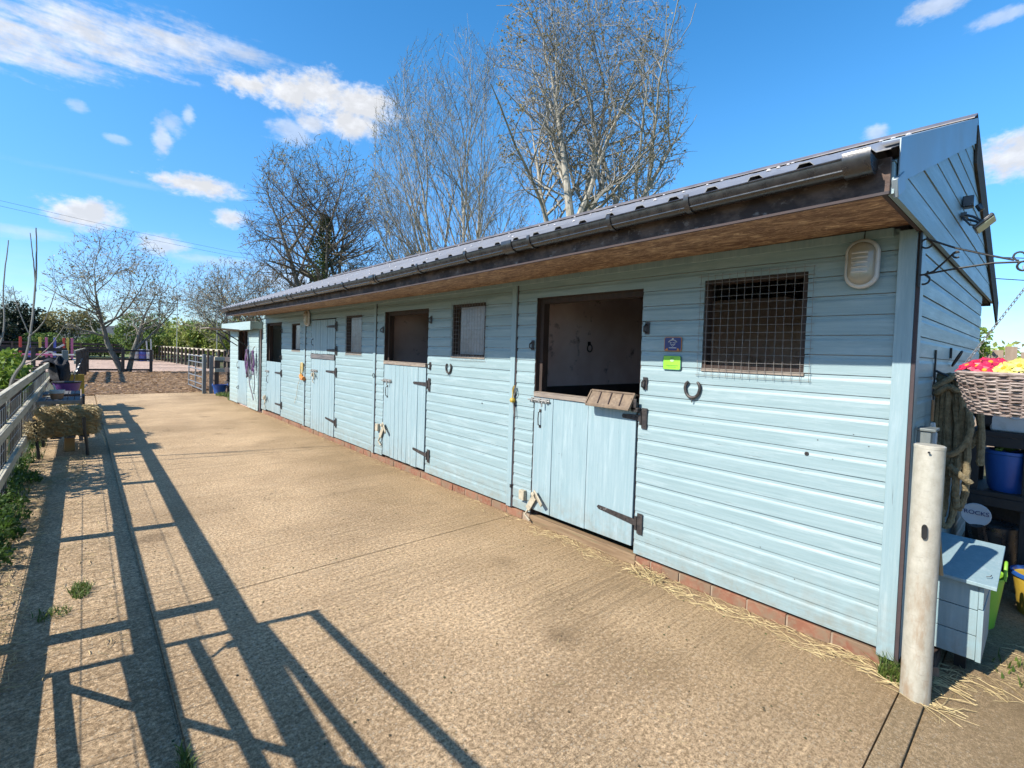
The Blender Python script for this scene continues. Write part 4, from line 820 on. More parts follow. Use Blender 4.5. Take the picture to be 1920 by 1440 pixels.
def primrose(c, mt, eye, label, n, seed, rad):
    t = thing('primrose', c, label, 'flower', 'primroses in the hanging basket'); rnd = random.Random(seed); b = MB(); e = MB(); lf = MB()
    for i in range(n):
        a = rnd.uniform(0, 2*pi); q = rad*sqrt(rnd.random()); p = Vector((c[0]+q*cos(a), c[1]+q*sin(a), c[2]+.035*(1-(q/rad)**2)+rnd.uniform(0, .02)))
        nm = Vector((cos(a)*q/rad*.8-.5, sin(a)*q/rad*.8, 1)).normalized(); qt = Vector((0, 0, 1)).rotation_difference(nm).to_matrix()
        for k in range(5):
            aa = 2*pi*k/5+i; vs = []
            for (u, v, w) in ((0, 0, 0), (.008, .012, .004), (-.008, .012, .004), (.013, .024, .003), (-.013, .024, .003), (0, .024, .001)):
                u *= 1.35; v *= 1.35; w *= 2.2
                vs.append(p+qt @ (Matrix.Rotation(aa, 3, 'Z') @ Vector((u, v, w))))
            b.add(vs, [(0, 1, 3, 5, 4, 2)])
        e.lathe([(.0095, .004), (.007, .0085), (0, .009)], p, 7, qt)
    for i in range(10):
        a = 2*pi*i/10; d = Vector((cos(a), sin(a), 0)); s_ = Vector((-sin(a), cos(a), 0)); o_ = Vector(c); lf.add([o_, o_+d*rad*.6+s_*.02+Vector((0, 0, .02)), o_+d*rad*1.1+Vector((0, 0, .012)), o_+d*rad*.6-s_*.02+Vector((0, 0, .02))], [(0, 1, 2, 3)])
    b.build('petals', mt, t, smooth=False); e.build('flower_eye', eye, t); lf.build('leaves', M['green'], t, smooth=False)
pr1 = mat('crimson_petal', (.62, .012, .06), (.75, .03, .12), ns=30, rough=.5, bump=0); pr2 = mat('yellow_petal', (.85, .74, .10), (.92, .84, .25), ns=30, rough=.5, bump=0); pr3 = mat('orange_eye', (.85, .42, .02))
primrose((2.99, .215, 1.525), pr1, pr3, 'crimson primrose with yellow eyes in the hanging basket', 17, 1, .062); primrose((2.94, .08, 1.525), pr2, pr3, 'pale yellow primrose in the front of the hanging basket', 22, 2, .075)
primrose((3.12, .0, 1.525), pr2, pr3, 'pale yellow primrose at the back of the hanging basket', 16, 3, .07); primrose((3.12, .17, 1.52), pr1, pr3, 'crimson primrose at the back of the hanging basket', 14, 4, .05)
# floodlight
t = thing('floodlight', (4.2, .43, 2.55), 'slim black floodlight with sensor high on the gable end', 'floodlight')
b = MB(); b.box(4.14, 4.21, .375, .43, 2.55, 2.62); b.tube([(4.17, .36, 2.56), (4.17, .34, 2.52)], .016, 10); b.build('sensor', M['plastic'], t, bevel=.006)
b = MB(); b.box(4.10, 4.26, .40, .43, 2.49, 2.51); b.tube([(4.11, .42, 2.50), (4.11, .37, 2.475), (4.11, .33, 2.44)], .008, 6); b.tube([(4.25, .42, 2.50), (4.25, .37, 2.475), (4.25, .33, 2.44)], .008, 6); b.tube([(4.1, .42, 2.48), (4.08, .38, 2.42), (4.12, .34, 2.42)], .006, 6); b.build('yoke', M['plastic'], t)
rt = rotz(0) @ rotx(R(-42)); b = MB(); b.obox((4.18, .325, 2.44), (.17, .115, .022), rt); b.build('lamp_head', M['plastic'], t, bevel=.006)
b = MB(); b.obox(Vector((4.18, .325, 2.44))+rt @ Vector((0, 0, -.0125)), (.155, .10, .005), rt); b.build('lens', mat('flood_lens', (.50, .58, .36), (.58, .66, .44), ns=3, rough=.3, bump=0), t)
# rope
t = thing('rope_coil', (3.75, .38, .5), 'thick brown rope looped over a hook on the gable end', 'rope')
rnd = random.Random(12)
def strand(pts, r=.021):
    P_ = [Vector(p) for p in pts]; out = []
    for i in range(len(P_)-1):
        for k in range(7):
            f = k/7; p0 = P_[max(i-1, 0)]; p1 = P_[i]; p2 = P_[i+1]; p3 = P_[min(i+2, len(P_)-1)]
            out.append(.5*((2*p1)+(-p0+p2)*f+(2*p0-5*p1+4*p2-p3)*f*f+(-p0+3*p1-3*p2+p3)*f**3)+Vector([rnd.uniform(-.002, .002) for _ in range(3)]))
    out.append(P_[-1]); return out
b = MB()
for k in range(7):
    xo = 3.74+rnd.uniform(-.05, .05); yl = .445-.022*k*.9; yr = yl-rnd.uniform(.03, .07); zb = (.64, .70, .62, 1.02, .95, .74, 1.1)[k]
    s_ = strand([(3.75, .44-.008*k, 1.50), (xo, yl-.005, 1.42), (xo+.02, yl-.01*k*.3, 1.15), (xo-.02, yl-.005, .92), (xo, yl-.01, zb+.06), (xo+.02, (yl+yr)/2, zb), (xo+.03, yr, zb+.08), (xo, yr-.005, 1.0), (xo+.02, yr+.01, 1.3), (3.76, .42-.008*k, 1.50)])
    b.tube(s_, [.0165+.002*sin(i*2.4) for i in range(len(s_))], 8)
for z0, dz in ((1.47, .03), (1.43, -.02)): b.tube(strand([(3.70, .455, z0-.05), (3.70, .40, z0), (3.72, .35, z0+dz), (3.76, .31, z0), (3.82, .33, z0-.08)]), .0175, 8)
b.tube(strand([(3.66, .44, 1.12), (3.66, .38, 1.05), (3.67, .32, 1.10), (3.68, .29, 1.2), (3.72, .31, 1.32)]), .0165, 8); b.tube(strand([(3.70, .37, .98), (3.68, .32, .94), (3.70, .28, .90)]), .0165, 8)
b.build('strands', M['rope'], t)
# tools on the gable by the post: small shelf, brush, broom handle
t = thing('hand_brush', (3.55, .42, 1.05), 'white bristled dandy brush hanging beside the thick rope', 'brush')
b = MB(); b.bar((3.52, .435, 1.36), (3.52, .435, 1.24), .014, .012, (0, 1, 0)); b.build('grip', mat('wood_grip', (.40, .22, .10), (.5, .3, .15)), t, bevel=.003); b = MB(); b.obox((3.52, .43, 1.21), (.04, .028, .05), None, .7); b.obox((3.54, .425, 1.08), (.05, .022, .20), roty(.2)); b.build('bristles', M['white'], t, bevel=.004)
t = thing('wall_bracket_shelf', (3.2, .42, 1.2), 'tiny grey metal shelf bracket fixed low on the gable corner', 'bracket')
b = MB(); b.box(3.14, 3.26, .37, .445, 1.22, 1.235); b.box(3.15, 3.21, .39, .445, 1.06, 1.22); b.box(3.17, 3.21, .38, .445, 1.03, 1.06); b.build('bracket', M['galvgrey'], t, bevel=.003)
t = thing('broom', (3.33, .35, -.04), 'wooden broom handle with red collar leaning on the gable end', 'broom'); b = MB(); b.tube([(3.22, .33, .50), (3.30, .40, 1.12)], .011, 8); b.build('shaft', mat('broom_wood', (.45, .26, .10), (.55, .34, .15)), t); b = MB(); b.tube([(3.275, .375, .96), (3.28, .385, 1.02)], .022, 10); b.build('collar', M['red'], t)
b = MB(); b.box(3.20, 3.40, .33, .41, -.045, .06); b.build('broom_head', M['frame'], t, bevel=.004)
# black rack and its contents
RK = thing('storage_rack', (5.1, .05, -.05), 'black two-shelf timber rack standing against the gable end', 'rack')
rx0, rx1, ry0, ry1 = 4.85, 5.35, -.75, .38
for x, y in ((rx0, ry1-.05), (rx0, ry0), (rx1-.05, ry1-.05), (rx1-.05, ry0), (rx0, .06)): b = MB(); b.box(x, x+.05, y, y+.05, -.045, 1.06); b.build('leg', M['darkwood'], RK, bevel=.003)
for z in (.63, 1.06): b = MB(); b.box(rx0-.02, rx1, ry0-.02, ry1, z, z+.035); b.box(rx0-.022, rx0-.005, ry0-.02, ry1, z-.07, z-.001); b.build('shelf', M['darkwood'], RK, bevel=.003)
b = MB(); b.box(rx1, rx1+.02, ry0, ry1, -.04, .60); b.build('rack_back', M['darkwood'], RK)
t = thing('storage_tub', (5.0, .18, 1.095), 'translucent white lidded tub on the top shelf of the rack', 'tub')
b = MB(); b.obox((5.0, .16, 1.175), (.22, .25, .16), None, 1.08); b.build('tub_body', M['white'], t, bevel=.012); b = MB(); b.obox((5.0, .16, 1.265), (.26, .29, .02)); b.build('lid', M['white'], t, bevel=.006); b = MB(); b.tube([(4.88, .27, 1.24), (4.87, .16, 1.19), (4.88, .05, 1.24)], .004, 6); b.build('handle', M['white'], t)
b = MB(); b.lathe([(0, -.04), (.035, -.02), (.04, .02), (.02, .045), (0, .05)], (4.92, .0, 1.145), 14); tag(b.build('ball', M['pink'], None), 'pink ball at the right of the white tub on the rack', 'ball')
def lump(mb, c, r, seed, nz=14, na=18, amp=.18):
    rnd = random.Random(seed); ph = [rnd.uniform(0, 6) for _ in range(6)]; vs = []
    for i in range(nz+1):
        th = pi*i/nz
        for j in range(na):
            a = 2*pi*j/na; k = 1+amp*(sin(3*a+ph[0]+2*th)+.6*sin(5*a+ph[1]-3*th)+.5*sin(7*th+ph[2]+a))/1.6
            vs.append((c[0]+r[0]*k*sin(th)*cos(a), c[1]+r[1]*k*sin(th)*sin(a), c[2]+r[2]*k*cos(th)))
    mb.add(vs, [(i*na+j, (i+1)*na+j, (i+1)*na+(j+1) % na, i*na+(j+1) % na) for i in range(nz) for j in range(na)])
b = MB(); lump(b, (5.0, .31, 1.19), (.16, .07, .10), 3); lump(b, (5.1, .30, 1.26), (.14, .07, .08), 5); tag(b.build('folded_rug', M['black']), 'heap of folded black rugs at the left end of the top shelf', 'rug')
t = thing('blue_tub', (4.98, .2, .665), 'round blue plastic tub on the middle shelf of the rack', 'tub')
b = MB(); b.lathe([(.085, .665), (.10, .70), (.125, .90), (.128, .93), (.135, .935), (.135, .955), (.128, .957), (.12, .93), (.08, .69), (0, .685)], (4.98, .19, 0), 28); b.build('tub_body', M['blue'], t)
b = MB()
for i in range(3):
    a = .6+i*2.1; b.tube([(4.98+.11*cos(a)-.01, .19+.11*sin(a), .96), (4.98+.06*cos(a), .19+.06*sin(a), .99), (4.98, .19, .965)], .018, 7)
b.build('tub_contents', M['green'], t)
t = thing('black_bin', (4.68, .3, -.05), 'black bucket with round white lettered lid under the rack', 'bucket')
b = MB(); b.lathe([(.12, 0), (.13, .02), (.14, .30), (.13, .31), (0, .30)], (5.02, .24, .10), 24, roty(-pi/2*.0)); b.build('bucket_body', M['plastic'], t)
rl = rotz(.05) @ roty(-pi/2+.10); b = MB(); b.lathe([(.075, 0), (.079, .004), (.075, .012), (.066, .010), (0, .010)], (4.66, .315, .52), 28, rl); b.build('lid', mat('lid_grey', (.62, .64, .68), (.7, .71, .74), ns=6, rough=.5, bump=0), t)
text_mesh('ROCKS', .040, 'lettering', M['sign_blue'], t, (4.646, .312, .535), (R(90), 0, R(-90)), .0006)
b = MB(); b.tube([(4.66, .315, .47), (4.8, .3, .3), (4.85, .3, -.04)], .05, 10); b.build('stand', M['plastic'], t)
t = thing('trug', (4.15, .34, -.05), 'lime green flexible trug behind the pale blue box', 'trug')
b = MB(); b.lathe([(.12, 0), (.13, .01), (.165, .33), (.172, .335), (.172, .345), (.16, .34), (.12, .02), (0, .015)], (4.12, .30, -.045), 28); b.build('trug_body', M['lime'], t)
for sg in (-1, 1):
    b = MB(); b.tube([(4.12+sg*.05, .13, .28), (4.12+sg*.04, .125, .35), (4.12+sg*.015, .12, .385), (4.12, .12, .39)], .012, 7) if False else b.tube([(4.12+.05*cos(a), .135 if sg < 0 else .465, .29+.10*sin(a)) for a in np.linspace(0, pi, 12)], .008, 7); b.build('handle', M['lime'], t)
t = thing('yellow_bucket', (4.55, .02, -.045), 'yellow bucket with blue rim and lining at the right edge', 'bucket')
b = MB(); b.lathe([(.11, 0), (.115, .01), (.15, .27)], (4.55, -.03, -.045), 28); b.build('bucket_body', M['yellow'], t); b = MB(); b.lathe([(.151, .265), (.162, .27), (.163, .29), (.150, .292), (.11, .04), (0, .035)], (4.55, -.03, -.045), 28); b.build('liner', M['blue'], t)
# picket boards, tree and wires far right
t = thing('board_fence', (12, -2, 0), 'brown vertical board fence in the distance right of the stables', 'fence'); rnd = random.Random(3); y = -4.
bw = mat('fence_board', (.30, .22, .16), (.42, .32, .24), (8, 8, 1), 3, .85, .4)
while y < 4.2:
    b = MB(); h = 1.86+rnd.uniform(-.05, .06); b.box(12+rnd.uniform(-.01, .01), 12.025, y, y+.15, -.05, h); b.build('board', bw, t); y += .165+rnd.choice([0, 0, .03])
b = MB(); b.box(12.03, 12.08, -4, 4.3, 1.2, 1.28); b.box(12.03, 12.08, -4, 4.3, .3, .38); b.build('rail', bw, t)
t = thing('overhead_cable', (30, 0, 8), 'pair of thin cables across the sky right of the gable', 'cable'); b = MB()
for z in (2.62, 2.9): b.tube([(9, 2.5, z+.45), (9, 0, z), (9, -3, z-.2)], .006, 5)
b.build('strand', M['plastic'], t)

# ------------------------------------------------------------------ fences
def fence_run(name, label, p, q, zs, rail_t, rail_h, posts, ph, pm, rm_, side, mesh=None, cat='fence', pw=.1, sag=.0, seed=0):
    t = thing(name, (p[0], p[1], 0), label, cat); p = Vector((*p, 0)); q = Vector((*q, 0)); d = (q-p).normalized(); L = (q-p).length; s_ = Vector((-d.y, d.x, 0))*side; rnd = random.Random(seed)
    for u in posts:
        c = p+d*u-s_*(rail_t/2+pw/2+.002); b = MB(); b.obox((c.x, c.y, ph/2-.05), (pw, pw, ph+.1), rotz(atan2(d.y, d.x)+rnd.uniform(-.03, .03))); b.build('post', pm, t, bevel=.006)
    for z in zs:
        u = 0
        while u < L-.05:
            v = min(u+3.3, L); a = p+d*u; c = p+d*v; b = MB(); b.bar((a.x, a.y, z+sag*u), (c.x, c.y, z+sag*v+rnd.uniform(-.006, .006)), rail_t, rail_h); b.build('rail', rm_, t, bevel=.004); u = v+.004
    if mesh:
        b = MB(); off = s_*.0-(s_*(rail_t/2+.004)); u = 0
        for z in mesh[1]:
            b.tube([(p.x+off.x, p.y+off.y, z), (p.x+off.x+d.x*L/2, p.y+off.y+d.y*L/2, z+.004), (q.x+off.x, q.y+off.y, z)], .0022, 4)
        while u < L: c = p+d*u+off; b.tube([(c.x, c.y, mesh[1][0]), (c.x+rnd.uniform(-.003, .003), c.y+rnd.uniform(-.004, .004), mesh[1][-1])], .0018, 4); u += mesh[0]
        b.build('stock_wire', M['wire'], t)
    return t
fence_run('rail_fence', 'weathered three-rail timber fence with stock wire along the left side of the yard', (-.565, -4.5), (-.50, 15.4), (.995, .655, .27), .040, .092,
          [1.35+i*1.66-.0 for i in range(11)], 1.03, M['post'], M['rail'], -1, (.15, [.04, .13, .22, .33, .45, .58, .72, .86]), seed=2)
# near field gate folded back against the fence (it casts the barred shadow)
t = thing('field_gate', (-.44, 3.1, 0), 'tubular galvanised field gate folded back against the left fence', 'gate')
def gx_(y): return -.45+(3.1-y)*.055
b = MB()
for z in (1.205, .985, .73, .50, .30, .13): b = MB(); b.tube([(gx_(3.1), 3.1, z), (gx_(-.4), -.4, z)], .020, 10); b.build('bar', M['galv'], t)
for y in (3.1, 1.35, -.4): b = MB(); b.tube([(gx_(y), y, .12), (gx_(y), y, 1.22)], .021, 10); b.build('stile', M['galv'], t)
b = MB(); b.tube([(gx_(2.95), 2.98, .30), (gx_(1.4), 1.40, 1.19)], .015, 8); b.build('brace', M['galv'], t)
b = MB(); b.tube([(gx_(3.1)-.03, 3.16, .90), (gx_(2.8), 2.8, .88)], .010, 8); b.box(gx_(3.0)-.02, gx_(3.0)+.02, 2.93, 3.0, .84, .93); b.tube([(gx_(2.95), 2.95, .9), (gx_(2.95)+.02, 2.95, .80), (gx_(2.9)+.03, 2.88, .74)], .008, 6); b.build('latch', M['galv'], t)
RX_ = M['railx']
fence_run('rail_fence', 'dark three-rail fence receding from the gateway to the arena', (-.16, 22.8), (.14, 30.4), (1.08, .72, .36), .05, .11, [.05, 2.5, 5, 7.5], 1.12, M['post'], M['rail'], 1, pw=.12, seed=3)
t = thing('gateway_post', (-.41, 23.4, 0), 'grey green gateway post left of the receding fence', 'post'); b = MB(); b.box(-.50, -.33, 23.3, 23.46, -.05, 1.12); b.build('post_body', M['galvgrey'], t, bevel=.01)
fence_run('rail_fence', 'dark cross fence between the woodchip and the arena behind the forked tree', (.14, 30.4), (2.66, 30.2), (1.05, .62, .1), .04, .09, [.05, 1.4, 2.5], 1.12, M['post'], RX_, 1, pw=.13, seed=4)
fence_run('rail_fence', 'dark cross fence running off to the left before the arena', (-12, 27.4), (-.42, 27.0), (1.08, .70, .35), .04, .13, [1, 3, 5, 7, 9, 10.6], 1.14, M['post'], RX_, 1, pw=.13, seed=5)
fence_run('wire_gate', 'five-wire gateway across the track right of the forked tree', (2.72, 30.2), (5.6, 30.2), (.2, .36, .52, .68, .84), .012, .014, [1.5], .9, M['galvgrey'], M['galvgrey'], 1, cat='gate', pw=.02, seed=6)
fence_run('arena_fence', 'pale-topped arena rail fence with many posts on the right', (6.15, 31.2), (4.66, 54), (1.12, .70), .05, .11, [i*1.15 for i in range(20)], 1.16, M['post'], M['rail'], -1, pw=.11, seed=7)
fence_run('arena_fence', 'dark rail fence along the far end of the arena', (-18, 54.2), (4.66, 54.2), (1.12, .85, .5), .05, .16, [i*2. for i in range(12)], 1.2, M['post'], RX_, 1, pw=.12, seed=8)
fence_run('rail_fence', 'dark rail fence between the far gate and the shed', (3.25, 18.2), (6.2, 18.6), (1.04, .66), .05, .12, [.08, 2.6], 1.1, M['post'], M['rail'], -1, pw=.13, seed=9)
fence_run('rail_fence', 'dark rail fence abutting the far end of the feed shed', (3.45, 17.6), (3.45, 15.0), (1.05, .72, .28), .05, .14, [.05, 2.4], 1.2, M['post'], RX_, -1, pw=.13, seed=19)
fence_run('rail_fence', 'dark rail fence behind the shed beside the arena corner', (6.2, 31.0), (12, 31.5), (1.05, .7, .3), .05, .13, [.05, 2.4, 4.9], 1.2, M['post'], RX_, 1, pw=.13, seed=20)
t = thing('yard_gate', (2.8, 17.3, 0), 'open galvanised tubular gate at the far right of the yard', 'gate')
for z in (1.12, .92, .70, .48, .26, .1): b = MB(); b.tube([(2.80, 17.35, z), (2.78, 19.9, z)], .018, 8); b.build('bar', M['wire'], t)
for y in (17.35, 18.6, 19.9): b = MB(); b.tube([(2.79, y, .08), (2.79, y, 1.14)], .02, 8); b.build('stile', M['wire'], t)
for x, h in ((2.80, 1.2), (2.98, 1.16)): t = thing('gateway_post', (x, 17.2, 0), 'steel post holding the open gate' if x < 2.9 else 'right-hand steel post next to the blue trug', 'post'); b = MB(); b.box(x-.045, x+.045, 17.12, 17.21, -.05, h); b.build('post_body', M['galvgrey'], t, bevel=.008)
t = thing('trug', (3.12, 16.95, 0), 'blue flexible trug on the ground by the far gate posts', 'trug'); b = MB(); b.lathe([(.13, 0), (.14, .01), (.19, .27), (.197, .28), (.18, .27), (.13, .03), (0, .02)], (3.17, 16.95, 0), 24); b.build('trug_body', M['blue'], t); b = MB(); b.tube([(3.37, 16.9+.05*cos(a), .24+.07*sin(a)) for a in np.linspace(0, pi, 9)], .012, 6); b.tube([(2.97, 16.9+.05*cos(a), .24+.07*sin(a)) for a in np.linspace(0, pi, 9)], .012, 6); b.build('handle', M['blue'], t)

# ------------------------------------------------------------------ clutter along the left fence
t = thing('garden_bench', (-.15, 8.9, 0), 'black iron legged bench under the straw bale', 'bench')
for x, y in ((.05, 8.6), (-.42, 8.6), (.05, 9.55), (-.42, 9.55)): b = MB(); b.tube([(x+.02, y, -.01), (x+.01, y, .14), (x-.01, y+.01, .30), (x-.02, y, .215 if y > 9 else .50)], [.020, .016, .018, .022], 8); b.build('leg', M['iron'], t)
b = MB()
for i in range(4): b.box(-.44+i*.14, -.44+i*.14+.11, 8.72, 9.7, .215, .24)
b.build('seat', M['slat'], t, bevel=.004)
t = thing('straw_bale', (-.15, 8.9, .42), 'loose straw bale lying across the bench by the left fence', 'bale')
rnd = random.Random(31); b = MB()
def rough_box(mb, c, s, seed, n=14, amp=.018):
    rn = random.Random(seed); a, bb, h = [k/2 for k in s]
    def f(p): return Vector((p[0]*a, p[1]*bb, p[2]*h))*(1+rn.uniform(-amp, amp)*1.5)
    grid = {}
    fs = []; vs = []
    def vid(i, j, k):
        key = (i, j, k)
        if key not in grid:
            p = Vector((2*i/n-1, 2*j/n-1, 2*k/n-1)); m_ = sum(abs(x)**9 for x in p)**(1/9); p = p/max(m_, 1)*1.0
            grid[key] = len(vs); vs.append(Vector(c)+f(p)+Vector([rn.uniform(-amp, amp) for _ in range(3)]))
        return grid[key]
    for i in range(n):
        for j in range(n):
            for k in (0, n):
                q = [vid(i, j, k), vid(i+1, j, k), vid(i+1, j+1, k), vid(i, j+1, k)]; fs.append(tuple(q if k else reversed(q)))
                q = [vid(i, k, j), vid(i+1, k, j), vid(i+1, k, j+1), vid(i, k, j+1)]; fs.append(tuple(reversed(q) if k else q))
                q = [vid(k, i, j), vid(k, i+1, j), vid(k, i+1, j+1), vid(k, i, j+1)]; fs.append(tuple(q if k else reversed(q)))
    mb.add(vs, fs)
rough_box(b, (-.14, 8.95, .42), (.60, .50, .34), 4, amp=.026); b.build('bale_core', M['hay'], t)
def straws(mb, cen, ext, n, seed, L=(.05, .16), w=.0022, flat=.5, dirn=None):
    rn = random.Random(seed)
    for i in range(n):
        c = Vector([cen[k]+ext[k]*rn.uniform(-1, 1) for k in range(3)]); a = rn.uniform(0, 2*pi); d = Vector((cos(a), sin(a), rn.uniform(-flat, flat)))
        if dirn is not None: d = (d*.6+Vector(dirn)*rn.choice((-1, 1))).normalized()
        d.normalize(); l = rn.uniform(*L); s_ = d.orthogonal().normalized(); up = Vector((0, 0, 1)); bend = Vector((rn.uniform(-.2, .2), rn.uniform(-.2, .2), -abs(rn.uniform(0, .25))))*l*.5
        ww = w*rn.uniform(.6, 1.5); p0, p1, p2 = c-d*l/2+bend, c, c+d*l/2+bend; s2 = s_*ww; u2 = d.cross(s_).normalized()*ww
        mb.add([p0-s2, p0+s2, p1+s2, p1-s2, p2+s2, p2-s2, p0+u2, p1+u2, p2+u2], [(0, 1, 2, 3), (3, 2, 4, 5), (0, 6, 7, 3), (3, 7, 8, 5)])
b = MB(); straws(b, (-.14, 8.95, .595), (.28, .24, .025), 700, 1, (.05, .16), .0024, .5); straws(b, (-.14, 8.69, .43), (.30, .02, .17), 600, 2, (.05, .16), .0024, .8); straws(b, (.165, 8.95, .43), (.02, .24, .17), 350, 3, (.05, .15), .0024, .8)
straws(b, (-.44, 8.62, .36), (.06, .10, .11), 200, 5, (.08, .22), .003, .9); b.build('loose_straw', M['straw'], t, smooth=False)
b = MB(); b.tube([(.17, 8.72, .34), (.22, 8.70, .24), (.25, 8.72, .16), (.26, 8.74, .08)], .004, 5); b.build('twine', M['cream'], t)
t = thing('wooden_stump', (-.12, 9.0, 0), 'short yellow-brown timber block under the bench', 'block'); b = MB(); b.box(-.17, -.06, 9.0, 9.1, -.01, .21); b.build('block', mat('pine_block', (.42, .24, .08), (.5, .3, .12)), t, bevel=.006)
t = thing('slatted_table', (-.22, 10.6, 0), 'weathered grey slatted table along the left fence', 'table')
b = MB(); y = 9.75
for i in range(6):
    b.box(-.46+i*.078, -.46+i*.078+.070, 9.8, 10.45, .60, .622)
b.box(-.46, -.46+5*.078+.07, 9.9, 10.3, .585, .599); b.build('table_top', M['slat'], t, bevel=.003); b = MB()
for i in range(6): b.box(-.46+i*.078, -.46+i*.078+.070, 11.0, 11.6, .60, .622)
b.box(-.46, -.46+5*.078+.07, 11.1, 11.5, .585, .599); b.build('table_top', M['slat'], t, bevel=.003)
b = MB(); b.box(-.47, 0.0, 9.78, 9.80, .57, .622); b.box(-.005, .01, 9.8, 11.6, .56, .65); b.box(-.49, -.465, 9.8, 11.6, .53, .61); b.build('apron', mat('pale_slat', (.36, .27, .20), (.50, .40, .31), (8, 1, 8), 3), t, bevel=.003)
for x in (-.44, -.02):
    for y in (9.85, 11.5): b = MB(); b.box(x, x+.05, y, y+.05, -.01, .53); b.build('leg', M['slat'], t, bevel=.003)
t = thing('feed_pot', (-.27, 10.1, .622), 'white pot with orange band and a brush in it on the slatted table', 'pot')
b = MB(); b.lathe([(.065, 0), (.07, .01), (.083, .10)], (-.27, 10.1, .623), 20); b.build('pot_body', mat('orange_band', (.6, .26, .12), (.7, .34, .18)), t); b = MB(); b.lathe([(.086, .085), (.09, .09), (.092, .135), (.085, .137), (.08, .1), (0, .09)], (-.27, 10.1, .623), 20); b.build('rim', M['white'], t); b = MB(); b.tube([(-.28, 10.1, .72), (-.31, 10.1, .84)], .012, 7); b.build('brush', M['white'], t)
t = thing('trug', (-.25, 12.6, .4), 'wide purple flexible trug between the slatted table and the black rug', 'trug')
b = MB(); b.lathe([(.14, 0), (.155, .01), (.205, .24), (.215, .25), (.2, .24), (.14, .03), (0, .02)], (-.20, 12.7, .45), 30); b.build('trug_body', M['purple'], t); b = MB(); b.lathe([(.21, .245), (.22, .25), (.22, .265), (.205, .265)], (-.20, 12.7, .45), 30); b.build('rim', M['black'], t)
t = thing('crate_stand', (-.18, 12.7, 0), 'dark timber stand carrying the purple trug', 'stand'); b = MB(); b.box(-.42, .06, 12.45, 12.95, .40, .45); b.box(-.42, -.36, 12.45, 12.95, -.01, .4); b.box(0, .06, 12.45, 12.95, -.01, .4); b.build('stand_body', M['darkwood'], t, bevel=.004)
t = thing('black_rug', (-.45, 14.0, .6), 'black horse rug draped over the far end of the left fence', 'rug')
b = MB(); rn = random.Random(8); nx, nz = 26, 16; vs = []
for i in range(nx+1):
    y = 13.75+1.25*i/nx
    for j in range(nz+1):
        f = j/nz; fold = .035*sin(i*1.5+sin(i)*.8)*f+.02*sin(i*3.1)*f
        if f < .2: x = -.62+.2*f/.2; z = 1.02+.05*sin(pi*f/.2)+.03*sin(i*.9)
        else: x = -.42+.13*((f-.2)/.8)+fold; z = 1.05-.55*(f-.2)/.8+.03*sin(i*.9)*(1-f)
        vs.append((x, y+fold*.5, z))
b.add(vs, [(i*(nz+1)+j, (i+1)*(nz+1)+j, (i+1)*(nz+1)+j+1, i*(nz+1)+j+1) for i in range(nx) for j in range(nz)]); lump(b, (-.33, 14.2, .80), (.17, .42, .32), 4, 24, 30, .16); b.build('rug_cloth', M['black'], t)
b = MB(); b.tube([(-.2, 14.0, .75), (-.14, 14.05, .85), (-.10, 14.1, .72), (-.12, 14.1, .6)], .01, 6); b.build('strap', gy_, t)
t = thing('yellow_board', (-.05, 14.8, 0), 'yellow painted timber frame standing behind the slatted table', 'frame')
b = MB(); b.box(-.06, .06, 14.75, 14.80, -.01, .74); b.box(-.30, -.061, 14.76, 14.79, .56, .74); b.box(-.36, -.301, 14.75, 14.80, -.01, .74); b.box(-.30, -.061, 14.77, 14.785, .05, .49); b.build('frame_boards', M['yellow'], t, bevel=.004)
t = thing('chain_tie', (-.1, 18, .3), 'pale plastic chain hanging from the gateway post', 'chain'); b = MB(); chain(b, (-.12, 22.6, .40), (.02, 22.9, .85), .07, .012); chain(b, (.02, 17.4, .18), (.12, 17.6, .3), .05, .01); b.build('links', M['wire'], t)
t = thing('fence_planter', (-.62, 7.4, .3), 'small blue wire planter tied inside the left fence', 'planter'); b = MB()
for z in (.48, .55, .62): b.tube([(-.60+.0*a, 7.2+.12*a, z) for a in range(4)], .004, 5)
b.tube([(-.6, 7.2, .45), (-.6, 7.25, .68)], .006, 5); b.tube([(-.6, 7.56, .45), (-.6, 7.5, .7)], .006, 5); b.build('planter_wire', M['blue'], t)

# ------------------------------------------------------------------ plants
def leaf_cloud(mb, rn, c, r, n, size, lumps=9, flat=0., shell=.55):
    """leaf faces spread through a clumpy volume"""
    L = []
    for i in range(lumps):
        a = rn.uniform(0, 2*pi); e = rn.uniform(-.7, 1); q = rn.uniform(.25, .75); L.append((Vector((cos(a)*q*r[0], sin(a)*q*r[1], e*.62*r[2])), rn.uniform(.32, .58)))
    L.append((Vector((0, 0, 0)), .75)); c = Vector(c)
    for i in range(n):
        o_, k = rn.choice(L); d = Vector((rn.gauss(0, 1), rn.gauss(0, 1), rn.gauss(0, 1))).normalized(); q = rn.uniform(shell, 1.)**.6*k*rn.uniform(.92, 1.12)
        p = c+o_+Vector((d.x*r[0]*q, d.y*r[1]*q, d.z*r[2]*q))
        if p.z < .02: continue
        s_ = size*rn.uniform(.5, 1.4); u = Vector((rn.gauss(0, 1), rn.gauss(0, 1), rn.gauss(0, 1)-flat)).normalized(); v = u.orthogonal().normalized(); w = u.cross(v)
        a = rn.uniform(0, 2*pi); v, w = v*cos(a)+w*sin(a), w*cos(a)-v*sin(a)
        mb.add([p-v*s_*.5, p+w*s_*.28, p+v*s_*.5, p-w*s_*.28], [(0, 1, 2, 3)])
